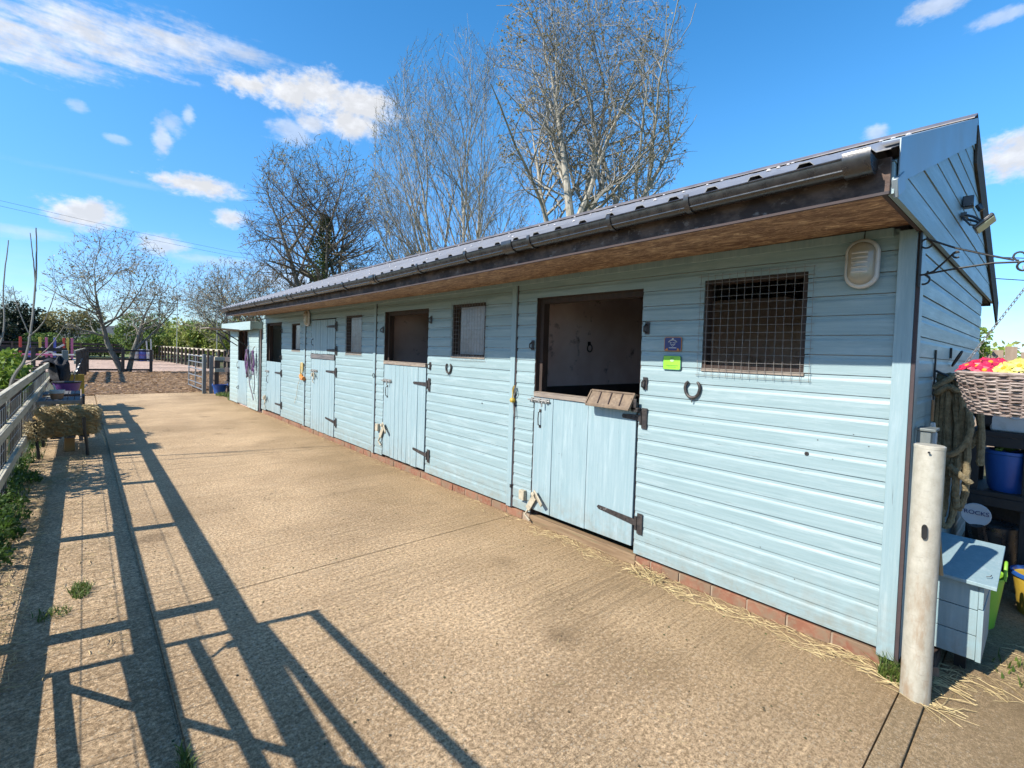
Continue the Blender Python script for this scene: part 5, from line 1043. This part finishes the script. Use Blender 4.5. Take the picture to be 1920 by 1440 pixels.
def shrub(name, c, r, mt, n, size, label, cat='shrub', group=None, seed=0, stem=True, lumps=9, stemm=None):
    rn = random.Random(seed); t = thing(name, (c[0], c[1], 0), label, cat, group); b = MB(); leaf_cloud(b, rn, c, r, n, size, lumps); b.build('foliage', mt, t, smooth=False)
    if stem:
        b = MB()
        for i in range(9):
            a = rn.uniform(0, 2*pi); q = rn.uniform(.2, .8); e = Vector((c[0]+r[0]*q*cos(a), c[1]+r[1]*q*sin(a), c[2]+r[2]*rn.uniform(-.2, .9))); m_ = Vector((c[0]+r[0]*q*.3*cos(a), c[1]+r[1]*q*.3*sin(a), c[2]*.6))
            b.tube([(c[0], c[1], -.05), m_, e], [.03*r[2], .02*r[2], .006*r[2]], 5)
        b.build('stem', stemm or M['barkdark'], t)
    return t
# bare trees
class Tree:
    def __init__(s, seed, ec, er, droop=0., up=.25): s.r = random.Random(seed); s.a = MB(); s.b = MB(); s.ec = Vector(ec); s.er = Vector(er); s.up = up; s.tips = []; s.ph = s.r.uniform(0, 6)
    def reach(s, p, d):       # distance to the crown envelope along d
        q = Vector([(p[k]-s.ec[k])/s.er[k] for k in range(3)]); e = Vector([d[k]/s.er[k] for k in range(3)])
        A = e.dot(e); B = 2*q.dot(e); C_ = q.dot(q)-1; D = B*B-4*A*C_
        if D <= 0: return 0.
        w = p+d*((-B+sqrt(D))/(2*A)); g = w-s.ec
        k = 1+.16*sin(g.x*1.7+g.z*1.3+s.ph)+.12*sin(g.y*2.3-g.z*1.9+s.ph*2)+.08*sin(g.z*4.1+g.x*3.3)
        return max(0., (-B+sqrt(D))/(2*A)*k)
    def branch(s, p, d, L, r, lv, cfg):
        rn = s.r; n = cfg['seg'][lv]; pts = [Vector(p)]; dirs = [d.copy()]; d = d.normalized(); wob = cfg['wob'][lv]
        for i in range(n):
            d = (d+Vector((rn.gauss(0, 1), rn.gauss(0, 1), rn.gauss(0, .8)))*wob+Vector((0, 0, s.up*cfg['trop'][lv]))).normalized()
            pts.append(pts[-1]+d*L/n); dirs.append(d.copy())
        tip = cfg['tip'][lv]; rad = [r*(1-(1-tip)*(i/n)) for i in range(n+1)]
        mb = s.a if lv <= cfg['wood'] else s.b; mb.m = 0
        mb.tube(pts, rad, cfg['sides'][lv], caps=False)
        if lv == len(cfg['seg'])-1:
            s.tips.append((pts, dirs)); return
        k = cfg['kids'][lv]; k = max(1, int(k*rn.uniform(.8, 1.2)*min(1.3, .4+L/cfg['ref'][lv])))
        t0 = cfg['start'][lv]
        for j in range(k):
            t = t0+(1-t0)*(j+rn.random())/k; i = min(int(t*n), n-1); f = t*n-i; q = pts[i].lerp(pts[i+1], f); dd = dirs[i+1]
            ang = R(rn.uniform(*cfg['ang'][lv])); az_ = rn.uniform(0, 2*pi)+j*2.4; o_ = dd.orthogonal().normalized(); o2 = dd.cross(o_)
            nd = (dd*cos(ang)+(o_*cos(az_)+o2*sin(az_))*sin(ang)).normalized()
            mx = s.reach(q, nd); l = min(L*rn.uniform(*cfg['len'][lv]), mx*rn.uniform(.55, 1.12))
            if l < .12: continue
            s.branch(q, nd, l, max(cfg['minr'], rad[i]*rn.uniform(*cfg['rk'][lv])*min(1, .35+l/(L*.6))), lv+1, cfg)
        # the leader carries on as a finer branch
        mx = s.reach(pts[-1], d)
        if mx > .3: s.branch(pts[-1], d, min(L*.55, mx), rad[-1], lv+1, cfg)
    def buds(s, n, size, every=1, mi=1, flt=None):
        rn = s.r; s.b.m = mi
        for pts, dirs in s.tips:
            if flt and not flt(pts[-1], rn): continue
            for _ in range(n):
                i = rn.randrange(1, len(pts)); p = pts[i].lerp(pts[i-1], rn.random())+Vector((rn.gauss(0, size*.5), rn.gauss(0, size*.5), rn.gauss(0, size*.5))); u = Vector((rn.gauss(0, 1), rn.gauss(0, 1), rn.gauss(0, 1))).normalized(); v = u.orthogonal().normalized(); w = u.cross(v); z = size*rn.uniform(.5, 1.3)
                s.b.add([p-v*z*.5, p+w*z*.3, p+v*z*.5, p-w*z*.3], [(0, 1, 2, 3)])
def make_tree(base, label, seed, ec, er, cfg, stems, bark, twig, bud, buds=(1, .08), name='bare_tree', group='leafless trees', up=.25, flt=None, limbs=None):
    t = thing(name, base, label, 'tree', group); T_ = Tree(seed, ec, er, up=up)
    for (d, L, r, off) in stems:
        dn = Vector(d).normalized(); p_ = Vector(base)+Vector(off)+dn*2; L = min(L, T_.reach(p_, dn)*.9+2) if T_.reach(p_, dn) > 0 else L*.9
        T_.branch(Vector(base)+Vector(off), Vector(d).normalized(), L, r, 0, cfg)
    T_.buds(buds[0], buds[1], flt=flt)
    T_.a.build('trunk', bark, t); T_.b.build('crown', [twig, bud], t)
    return t, T_
CFG = dict(seg=[9, 7, 6, 4, 3], wob=[.06, .13, .17, .2, .22], trop=[.1, .12, .2, .22, .25], tip=[.14, .22, .3, .35, .5], sides=[10, 6, 4, 3, 3], wood=1, kids=[9, 8, 7, 5], ref=[6, 3, 1.5, .8],
           start=[.35, .2, .15, .1], ang=[(35, 70), (28, 60), (25, 60), (25, 65)], len=[(.5, .9), (.4, .7), (.35, .65), (.35, .7)], rk=[(.42, .68), (.42, .66), (.42, .62), (.5, .7)], minr=.0045)
c = dict(CFG); c['kids'] = [11, 6, 4, 2]; c['minr'] = .009; c['rk'] = [(.42, .66), (.45, .7), (.5, .75), (.55, .8)]; c['start'] = [.38, .12, .1, .1]
make_tree((1.53, 30.36, -.05), 'bare spreading tree forked at the base behind the woodchip', 3, (1.25, 30.4, 4.1), (2.75, 2.7, 2.95), c,
          [((-.32, .05, 1), 4.6, .15, (0, 0, 0)), ((.26, .1, 1), 3.9, .13, (.22, 0, 0)), ((.75, -.05, 1), 3.2, .075, (.3, 0, .9))], M['barkdark'], M['twig'], M['budb'], (1, .095), up=.18)
c = dict(CFG); c['kids'] = [12, 6, 3, 2]; c['minr'] = .011; c['rk'] = [(.42, .66), (.48, .72), (.5, .75), (.55, .8)]; c['start'] = [.33, .1, .1, .1]; c['ang'] = [(35, 75), (28, 60), (25, 60), (25, 65)]
_, IV = make_tree((9.6, 26.3, -.05), 'broad rounded bare tree with ivy-clad trunk behind the far roof end', 8, (9.55, 26.3, 7.9), (4.0, 4.0, 4.75), c,
          [((0, 0, 1), 8.6, .34, (0, 0, 0)), ((-.35, .2, 1), 7.0, .20, (-.1, 0, 2.2)), ((.4, -.25, 1), 6.2, .17, (.1, 0, 2.0))], M['barkdark'], M['twigdark'], M['olive'], (2, .10), up=.14, flt=lambda p, rn: rn.random() < (.6 if p.z > 9.5 else .25))
b = MB(); rn = random.Random(5)
for i in range(5200):
    z = rn.uniform(1.5, 8.6); a = rn.uniform(0, 2*pi); q = (.62 if z < 6 else .62-.17*(z-6))*(1+.35*sin(z*2.3+a*2))*sqrt(rn.random())*1.15; p = Vector((9.6+q*cos(a)+.02*z*sin(z), 26.3+q*sin(a), z)); s_ = rn.uniform(.06, .15); u = Vector((rn.gauss(0, 1), rn.gauss(0, 1), rn.gauss(0, 1))).normalized(); v = u.orthogonal().normalized(); w = u.cross(v)
    b.add([p-v*s_*.5, p+w*s_*.4, p+v*s_*.5, p-w*s_*.4], [(0, 1, 2, 3)])
t = thing('ivy', (9.6, 26.3, 0), 'dark green ivy wrapped round the trunk of the rounded bare tree', 'ivy'); b.build('ivy_leaves', M['ivy'], t, smooth=False)
c = dict(CFG); c['kids'] = [9, 5, 3, 2]; c['minr'] = .0085; c['rk'] = [(.45, .7), (.48, .72), (.5, .75), (.55, .8)]; c['start'] = [.22, .15, .1, .1]; c['ang'] = [(18, 38), (15, 35), (15, 38), (18, 45)]; c['len'] = [(.35, .65), (.4, .7), (.35, .65), (.35, .7)]; c['wob'] = [.035, .07, .1, .13, .15]
make_tree((15.2, 21.2, -.05), 'slender multi-stemmed bare tree fanning upward left of the tallest tree', 5, (14.6, 21.6, 9.9), (4.4, 4.4, 8.3), c,
          [((-.42, .28, 1), 10.5, .13, (-.3, .2, 0)), ((-.26, .18, 1), 12, .15, (-.15, .1, 0)), ((-.1, .08, 1), 13, .16, (0, 0, 0)), ((-.02, .0, 1), 13, .15, (.2, -.1, 0)), ((.1, -.1, 1), 11.5, .14, (.4, -.3, 0)), ((.3, -.2, 1), 8.5, .11, (.5, -.4, 0)), ((-.62, .45, 1), 8, .10, (-.3, .3, 0))], M['bark'], M['twig'], M['bud'], (1, .075), up=.2)
c = dict(CFG); c['kids'] = [11, 7, 3, 2]; c['minr'] = .0095; c['rk'] = [(.45, .72), (.48, .75), (.5, .75), (.55, .8)]; c['start'] = [.3, .1, .1, .1]; c['ang'] = [(30, 65), (30, 62), (28, 62), (25, 65)]; c['wob'] = [.07, .15, .2, .22, .25]
make_tree((16.4, 14.4, -.05), 'tallest pale-barked bare tree rising past the top of the picture', 14, (16.6, 14.1, 12.2), (4.35, 4.35, 7.9), c,
          [((-.04, .03, 1), 13.5, .34, (0, 0, 0)), ((.33, -.38, 1), 9.5, .27, (.15, -.1, 2.5)), ((-.30, .34, 1), 8.8, .2, (-.1, .1, 3.5)), ((.12, .1, 1), 11, .17, (.1, 0, 4.5))], M['bark'], M['twig'], M['budb'], (6, .105), up=.12, flt=lambda p, rn: rn.random() < (.85 if sin(p.x*1.5+1)+sin(p.y*1.7)+sin(p.z*1.3) > .75 else .07))
c = dict(CFG); c['kids'] = [8, 6, 3, 2]; c['minr'] = .013; c['start'] = [.2, .1, .1, .1]
make_tree((9.4, 43.8, -.05), 'hazy bare tree behind the roof end, left of the ivy tree', 21, (9.0, 44, 4.9), (4.2, 4.2, 3.6), c, [((-.2, 0, 1), 5, .13, (0, 0, 0)), ((.2, .1, 1), 5, .12, (.3, 0, 0)), ((-.6, -.1, 1), 4.5, .09, (-.2, 0, 0)), ((.6, 0, 1), 4.5, .09, (.4, 0, 0))], M['barkdark'], M['twig'], M['budb'], (1, .12), up=.12)
make_tree((8.2, 27.4, -.05), 'low wide bare tree just left of the ivy tree trunk', 27, (7.4, 28, 3.7), (3.3, 3.0, 2.5), c, [((-.5, .1, 1), 4.4, .10, (0, 0, 0)), ((-.9, .2, 1), 4.0, .09, (0, 0, .3)), ((.3, 0, 1), 4, .1, (0, 0, 0))], M['barkdark'], M['twigdark'], M['budb'], (1, .09), up=.1)
make_tree((12.6, 24.6, -.05), 'low wide bare tree between the ivy tree and the slender tree', 29, (12.6, 24.6, 4.3), (3.4, 3.0, 2.8), c, [((-.5, .1, 1), 4.4, .10, (0, 0, 0)), ((.6, .2, 1), 4.4, .09, (0, 0, .3)), ((.1, 0, 1), 4.4, .1, (0, 0, 0))], M['bark'], M['twig'], M['bud'], (2, .08), up=.1)
make_tree((-5.8, 62, -.05), 'pale bare tree at the far left edge', 33, (-5.8, 62, 3.6), (3, 3, 2.6), c, [((0, 0, 1), 4, .12, (0, 0, 0)), ((.4, 0, 1), 4, .1, (0, 0, 0))], M['bark'], M['twig'], M['budb'], (1, .12), up=.1)
# background hedges and evergreens beyond the arena
def bg(az_deg, d): a = R(az_deg); return d*sin(a), d*cos(a)
GH = 'bushes of the hedge beyond the arena'
x, y = bg(-3.6, 60); shrub('evergreen_tree', (x, y, 2.1), (2.5, 2.2, 2.5), M['conifer'], 5200, .26, 'dark rounded evergreen beyond the arena, left of the olive tree', 'tree', None, 41)
x, y = bg(-5.6, 56); shrub('evergreen_tree', (x, y, 1.6), (2.0, 1.8, 1.9), M['conifer'], 3000, .26, 'lower dark evergreen at the left edge beyond the arena', 'tree', None, 42)
x, y = bg(-.7, 59); shrub('olive_bush', (x, y, 2.1), (2.5, 2.0, 2.55), M['olive'], 4200, .22, 'tall olive brown bush beyond the coloured jump stands', 'bush', None, 43)
x, y = bg(4.0, 50); shrub('dark_bush', (x, y, 1.9), (1.7, 1.5, 2.0), M['hedge2'], 3400, .2, 'dark green bush directly behind the forked tree', 'bush', None, 44)
x, y = bg(1.6, 57); shrub('gold_bush', (x, y, 1.2), (.95, .8, 1.0), M['gold'], 1400, .16, 'small golden flowering bush left of the forked tree', 'bush', None, 45)
protoH = []
for i, (mt, sd) in enumerate(((M['hedge'], 51), (M['hedge2'], 52), (M['hedge'], 53))):
    protoH.append((mt, sd))
def hedge_bush(k, x, y, s, h, label):
    mt, sd = protoH[k]; key = 'p%d' % k
    if key not in HB: HB[key] = shrub('hedge_bush', (0, 0, 1.0), (1.5, 1.3, 1.15), mt, 2300, .17, label, 'bush', GH, sd); o = HB[key]
    else: o = copy_tree(HB[key])
    o.location = (x, y, 0); o.scale = (s, s, h); o.rotation_euler = (0, 0, x*1.7); o['label'] = label; return o
HB = {}; rn = random.Random(77)
for i in range(9):    # dark low hedge, left
    az_ = -6.2+i*1.25; x, y = bg(az_, 57+rn.uniform(-1, 1)); hedge_bush(1, x, y, 1.0, rn.uniform(.75, 1.05), 'dark green bush in the low hedge at the far left of the arena')
for i in range(11):   # bright hedge, right
    az_ = 4.9+i*.95; x, y = bg(az_, 54-i*.9+rn.uniform(-1, 1)); hedge_bush(0 if i % 3 else 2, x, y, rn.uniform(1, 1.35), rn.uniform(1.1, 1.55)*(.85+.05*i), 'yellow green bush in the tall hedge right of the arena')
for i in range(6):
    az_ = 6.+i*1.6; x, y = bg(az_, 62); hedge_bush(1, x, y, 1.5, rn.uniform(1.6, 2.1), 'dark green bush in the back row of the tall hedge right of the arena')
for i in range(8):    # behind the gable on the right
    x, y = 22+rn.uniform(-2, 2), 4-i*1.7; hedge_bush(2, x, y, 1.2, rn.uniform(1.0, 1.2), 'green bush beyond the board fence at far right')
shrub('leafy_tree', (11.2, .95, 1.9), (.65, .32, .42), M['laurel'], 420, .10, 'fresh green leafy tree above the board fence at right', 'tree', None, 61)
# tree at the left fence: laurel and bare saplings
shrub('laurel', (-.98, 9.8, .98), (.42, .9, .42), M['laurel'], 1700, .085, 'bright green laurel leaning over the left fence', 'shrub', None, 62, lumps=12)
shrub('laurel', (-1.0, 7.2, .62), (.38, .9, .45), M['weed'], 1500, .08, 'darker leafy shrub below the rails of the left fence', 'shrub', None, 63, lumps=12)
shrub('laurel', (-.95, 12.2, .62), (.35, 1.1, .42), M['weed'], 1300, .07, 'small leafy shrub behind the wire near the purple trug', 'shrub', None, 64, lumps=12)
t = thing('sapling', (-.9, 8.3, 0), 'tall bare curved sapling rising behind the bright laurel', 'sapling'); b = MB()
def tw(pts, r0, r1, n=7): s_ = strand(pts); return s_, [r0+(r1-r0)*i/(len(s_)-1) for i in range(len(s_))]
for pts, r0, r1 in (([(-.72, 8.3, .3), (-.62, 8.3, 1.0), (-.50, 8.25, 1.3), (-.44, 8.2, 1.75), (-.40, 8.15, 2.35), (-.40, 8.1, 2.85)], .022, .006), ([(-.405, 8.17, 2.1), (-.42, 8.15, 2.4), (-.45, 8.1, 2.78)], .010, .004), ([(-.47, 8.22, 1.55), (-.33, 8.1, 1.75), (-.22, 8.0, 2.15)], .008, .003), ([(-.55, 8.27, 1.2), (-.4, 8.2, 1.3), (-.25, 8.1, 1.5), (-.15, 8.0, 1.7)], .009, .003), ([(-.47, 8.2, 1.6), (-.56, 8.2, 1.9), (-.60, 8.2, 2.15)], .007, .003), ([(-.8, 8.0, .4), (-.75, 8.0, 1.2), (-.66, 8.0, 1.6), (-.66, 8.0, 2.1), (-.62, 8.0, 2.65)], .014, .005), ([(-.66, 8.0, 1.5), (-.75, 8, 1.7), (-.82, 8, 2.0)], .007, .003)):
    s_, r_ = tw(pts, r0, r1); b.tube(s_, r_, 6)
b.build('twigs', M['twig'], t)
# ground cover
def blades(mb, cx, cy, rx, ry, n, h, seed, z=0., lean=.35, w=.006):
    rn = random.Random(seed)
    for i in range(n):
        a = rn.uniform(0, 2*pi); q = sqrt(rn.random()); x = cx+rx*q*cos(a); y = cy+ry*q*sin(a); hh = h*rn.uniform(.4, 1.2); th = rn.uniform(0, 2*pi); l = lean*rn.uniform(.2, 1.5)*hh; ww = w*rn.uniform(.6, 1.3)
        s_ = Vector((cos(th), sin(th), 0))*ww; d = Vector((-sin(th), cos(th), 0))*l; p = Vector((x, y, z))
        mb.add([p-s_, p+s_, p+d*.4+Vector((0, 0, hh*.6))+s_*.7, p+d*.4+Vector((0, 0, hh*.6))-s_*.7, p+d+Vector((0, 0, hh))], [(0, 1, 2, 3), (3, 2, 4)])
b = MB(); rn = random.Random(9)
for i in range(60):
    y = rn.uniform(2.5, 15); blades(b, -.50+rn.uniform(-.12, .05), y, .10, .2, 70, .10, i, -.02, .6, .0035)
for i in range(34):
    y = rn.uniform(4.5, 8.4); leaf_cloud(b, rn, (-.45+rn.uniform(-.10, .06), y, .04), (.10, .14, .09), 130, .036, 4)
for i in range(40): blades(b, -1.6+rn.uniform(-.9, .9), rn.uniform(2, 16), .3, .5, 60, .25, 100+i, -.05, w=.01)
tag(b.build('weeds', M['weed'], smooth=False), 'green weeds and grass along the foot of the left fence', 'weeds', kind='stuff')
b = MB(); blades(b, 3.35, 14.9, .35, .7, 900, .07, 3); blades(b, 3.4, 16.3, .45, .6, 700, .10, 4); blades(b, .0, 3.95, .05, .12, 260, .035, 5, -.014, 1.2, .003); blades(b, -.12, 3.7, .08, .08, 120, .03, 6, -.014, 1.2, .003); blades(b, .29, 2.05, .02, .12, 130, .05, 7, -.02, .8, .003); blades(b, 2.99, .46, .05, .06, 120, .10, 8, 0, .8, .003); blades(b, 3.6, .0, .2, .15, 60, .06, 9, -.018)
tag(b.build('grass_tufts', M['grassb'], smooth=False), 'short grass tufts growing at the edges of the concrete', 'grass', kind='stuff')
# straw litter along the foot of the wall and round the post
b = MB(); rn = random.Random(14)
for i in range(46):
    y = .5+10.5*(i/46)**1.5; dens = 1.0 if y < 3.4 else .45
    straws(b, (2.99+rn.uniform(-.05, .03), y, .012), (.06+rn.uniform(0, .05), .15, .010), int((24 if rn.random() < .4 else 5)*dens), 200+i, (.03, .15), .0010, .12, (0, 1, 0))
for i in range(5): straws(b, (2.96, .6+i*.28, .02), (.08, .16, .012), 20, 300+i, (.03, .16), .0010, .25, (0, 1, 0))
straws(b, (2.97, 1.85, .03), (.06, .12, .03), 70, 399, (.05, .16), .0013, .6)
straws(b, (3.12, .30, -.006), (.25, .10, .010), 130, 401, (.05, .18), .0011, .15); straws(b, (3.6, .0, -.010), (.35, .16, .006), 110, 402, (.06, .2), .0011, .1); straws(b, (1.8, 3.5, .004), (1.1, 3.0, .002), 130, 403, (.02, .07), .001, .02)
straws(b, (-.12, 4.6, -.005), (.3, 1.6, .004), 160, 404, (.03, .1), .0012, .1); straws(b, (-.2, 7.8, 0), (.25, .8, .006), 300, 405, (.04, .12), .0016, .1); straws(b, (-.36, 5.2, 0), (.13, 2.2, .010), 1100, 406, (.03, .12), .0012, .2)
tag(b.build('straw_litter', M['straw'], smooth=False), 'loose straw scattered along the foot of the stable wall', 'straw', kind='stuff')
b = MB(); rn = random.Random(15)
for i in range(15000):
    y = 17.75+13*rn.random()**1.5; x = rn.uniform(-.25, 6.5); s_ = rn.uniform(.025, .075); M3 = Matrix.Rotation(rn.uniform(0, 6.28), 3, 'Z') @ Matrix.Rotation(rn.uniform(-.7, .7), 3, 'X'); p = Vector((x, y, rn.uniform(-.01, .02)))
    b.add([p+M3 @ Vector(q) for q in ((-s_, -s_*.3, 0), (s_, -s_*.35, 0), (s_*.9, s_*.3, 0), (-s_*.8, s_*.35, 0))], [(0, 1, 2, 3)])
tag(b.build('woodchips', M['chipp'], smooth=False), 'loose brown woodchips covering the ground beyond the concrete', 'woodchips', kind='stuff')
b = MB(); rn = random.Random(16)
for i in range(420):    # grit and crumbs
    x = rn.uniform(.0, 3.0); y = .5+9*rn.random()**1.6; s_ = rn.uniform(.002, .006); lump(b, (x, y, s_*.4 - (.014 if x < .29 else 0)), (s_, s_*1.3, s_*.6), i, 3, 5, .2)
tag(b.build('grit', M['soil']), 'small crumbs of dirt and grit on the concrete', 'grit', kind='stuff')

# ------------------------------------------------------------------ arena things
def jump_post(x, y, mt, label, h=1.55, w=.14):
    t = thing('jump_post', (x, y, 0), label, 'jump post', 'painted jump posts in the arena'); b = MB(); b.box(x-w/2, x+w/2, y-.05, y+.05, -.05, h); b.build('upright', mt, t, bevel=.01); b = MB(); b.box(x-.25, x+.25, y-.06, y+.06, -.05, .06); b.build('foot', M['white'], t); return t
jb = mat('blue_jump', (.12, .16, .55), (.16, .2, .62)); yl = mat('yellow_jump', (.8, .62, .08), (.85, .68, .14))
for pxx, mt, lb in ((-3.28, M['red'], 'leftmost red jump post in the arena'), (-2.82, jb, 'blue jump post right of the leftmost red one'), (-2.26, yl, 'yellow jump post left of the pink one'), (-1.92, M['pink'], 'pink jump post between the yellow and the second blue'), (-1.46, jb, 'second blue jump post in the middle of the row'),
                    (-.96, M['red'], 'red jump post paired with a yellow one'), (-.75, yl, 'yellow jump post right of the paired red one'), (-.51, M['pink'], 'rightmost pink jump post')):
    jump_post(pxx*.96, 48, mt, lb, 1.58)
t = thing('jump_filler', (-1.7, 47.5, 0), 'white cross-braced jump between the coloured posts', 'jump'); b = MB(); b.bar((-2.1, 47.6, .85), (-1.1, 47.6, .25), .05, .12); b.bar((-2.1, 47.62, .25), (-.9, 47.62, 1.1), .05, .12); b.build('pole', M['white'], t, bevel=.01)
t = thing('jump_pole', (-1.5, 40, 0), 'long pink and white pole on blocks across the arena', 'pole'); b = MB(); b.tube([(-3.0, 41, .52), (-1.3, 41, .52)], .05, 8); b.box(-3.0, -2.9, 40.95, 41.05, -.05, .5); b.box(-1.4, -1.3, 40.95, 41.05, -.05, .5); b.build('pole_bar', M['pink'], t); b = MB(); b.tube([(-1.3, 41, .52), (-.3, 41, .52)], .05, 8); b.build('pole_bar', M['white'], t)
for i, (x, mt, lb) in enumerate(((3.1, M['white'], 'white barrel lying in the arena behind the forked tree'), (3.55, jb, 'dark blue barrel between white ones in the arena'), (4.0, M['white'], 'right-hand white barrel in the arena'))):
    t = thing('barrel', (x, 47, 0), lb, 'barrel', 'barrels in the arena'); b = MB(); b.lathe([(.2, 0), (.24, .03), (.24, .5), (.25, .52), (.24, .54), (.24, .85), (.2, .9), (0, .9)], (x, 47, -.04), 16); b.build('drum', mt, t); b = MB(); b.tube([(x+.245*cos(a), 47+.245*sin(a), .45) for a in np.linspace(0, 2*pi, 15)[:-1]], .012, 5, closed=True); b.build('hoop', M['red'], t)
t = thing('jump_stand', (3.4, 45, 0), 'pair of pale leaning jump stands beside the brown gate post', 'jump stand'); b = MB(); b.bar((3.75, 45, 0), (3.62, 45, 1.75), .08, .09, (0, 1, 0)); b.bar((3.95, 45, 0), (3.90, 45, 1.7), .08, .09, (0, 1, 0)); b.build('upright', M['white'], t)
t = thing('jump_stand', (7.3, 33, 0), 'white jump stand with number board beside the shed', 'jump stand'); b = MB()
for x in (7.25, 7.5): b.box(x-.04, x+.04, 33, 33.05, -.05, 1.5)
b.build('upright', M['white'], t); b = MB(); b.box(7.06, 7.2, 33, 33.04, .1, .9); b.build('board', M['cream'], t)
for (x, y, h, lb) in ((6.08, 33.45, 6.2, 'taller thin mast with lamp arm near the shed'), (5.1, 41.7, 4.8, 'thinner mast left of the taller one, beside the arena')):
    t = thing('light_mast', (x, y, 0), lb, 'mast', 'floodlight masts beside the arena'); b = MB(); b.tube([(x, y, -.05), (x+.02, y, h)], .022, 8); b.build('mast_pole', M['galv'], t); b = MB(); b.bar((x, y, h*.72), (x-.34, y-.1, h*.735), .09, .035); b.build('lamp_head', M['plastic'], t)
t = thing('power_line', (0, 60, 12), 'pair of thin power cables sagging across the left sky', 'cable'); b = MB()
for dz in (0, -.45): b.tube([(-30, 62, 17.5+dz), (-18, 61, 15.5+dz), (-5.1, 59.8, 13+dz), (4, 59.4, 12.0+dz), (12.2, 58.7, 11.3+dz), (30, 57, 11.3+dz), (60, 50, 13+dz)], .011, 5)
b.build('strand', M['plastic'], t)
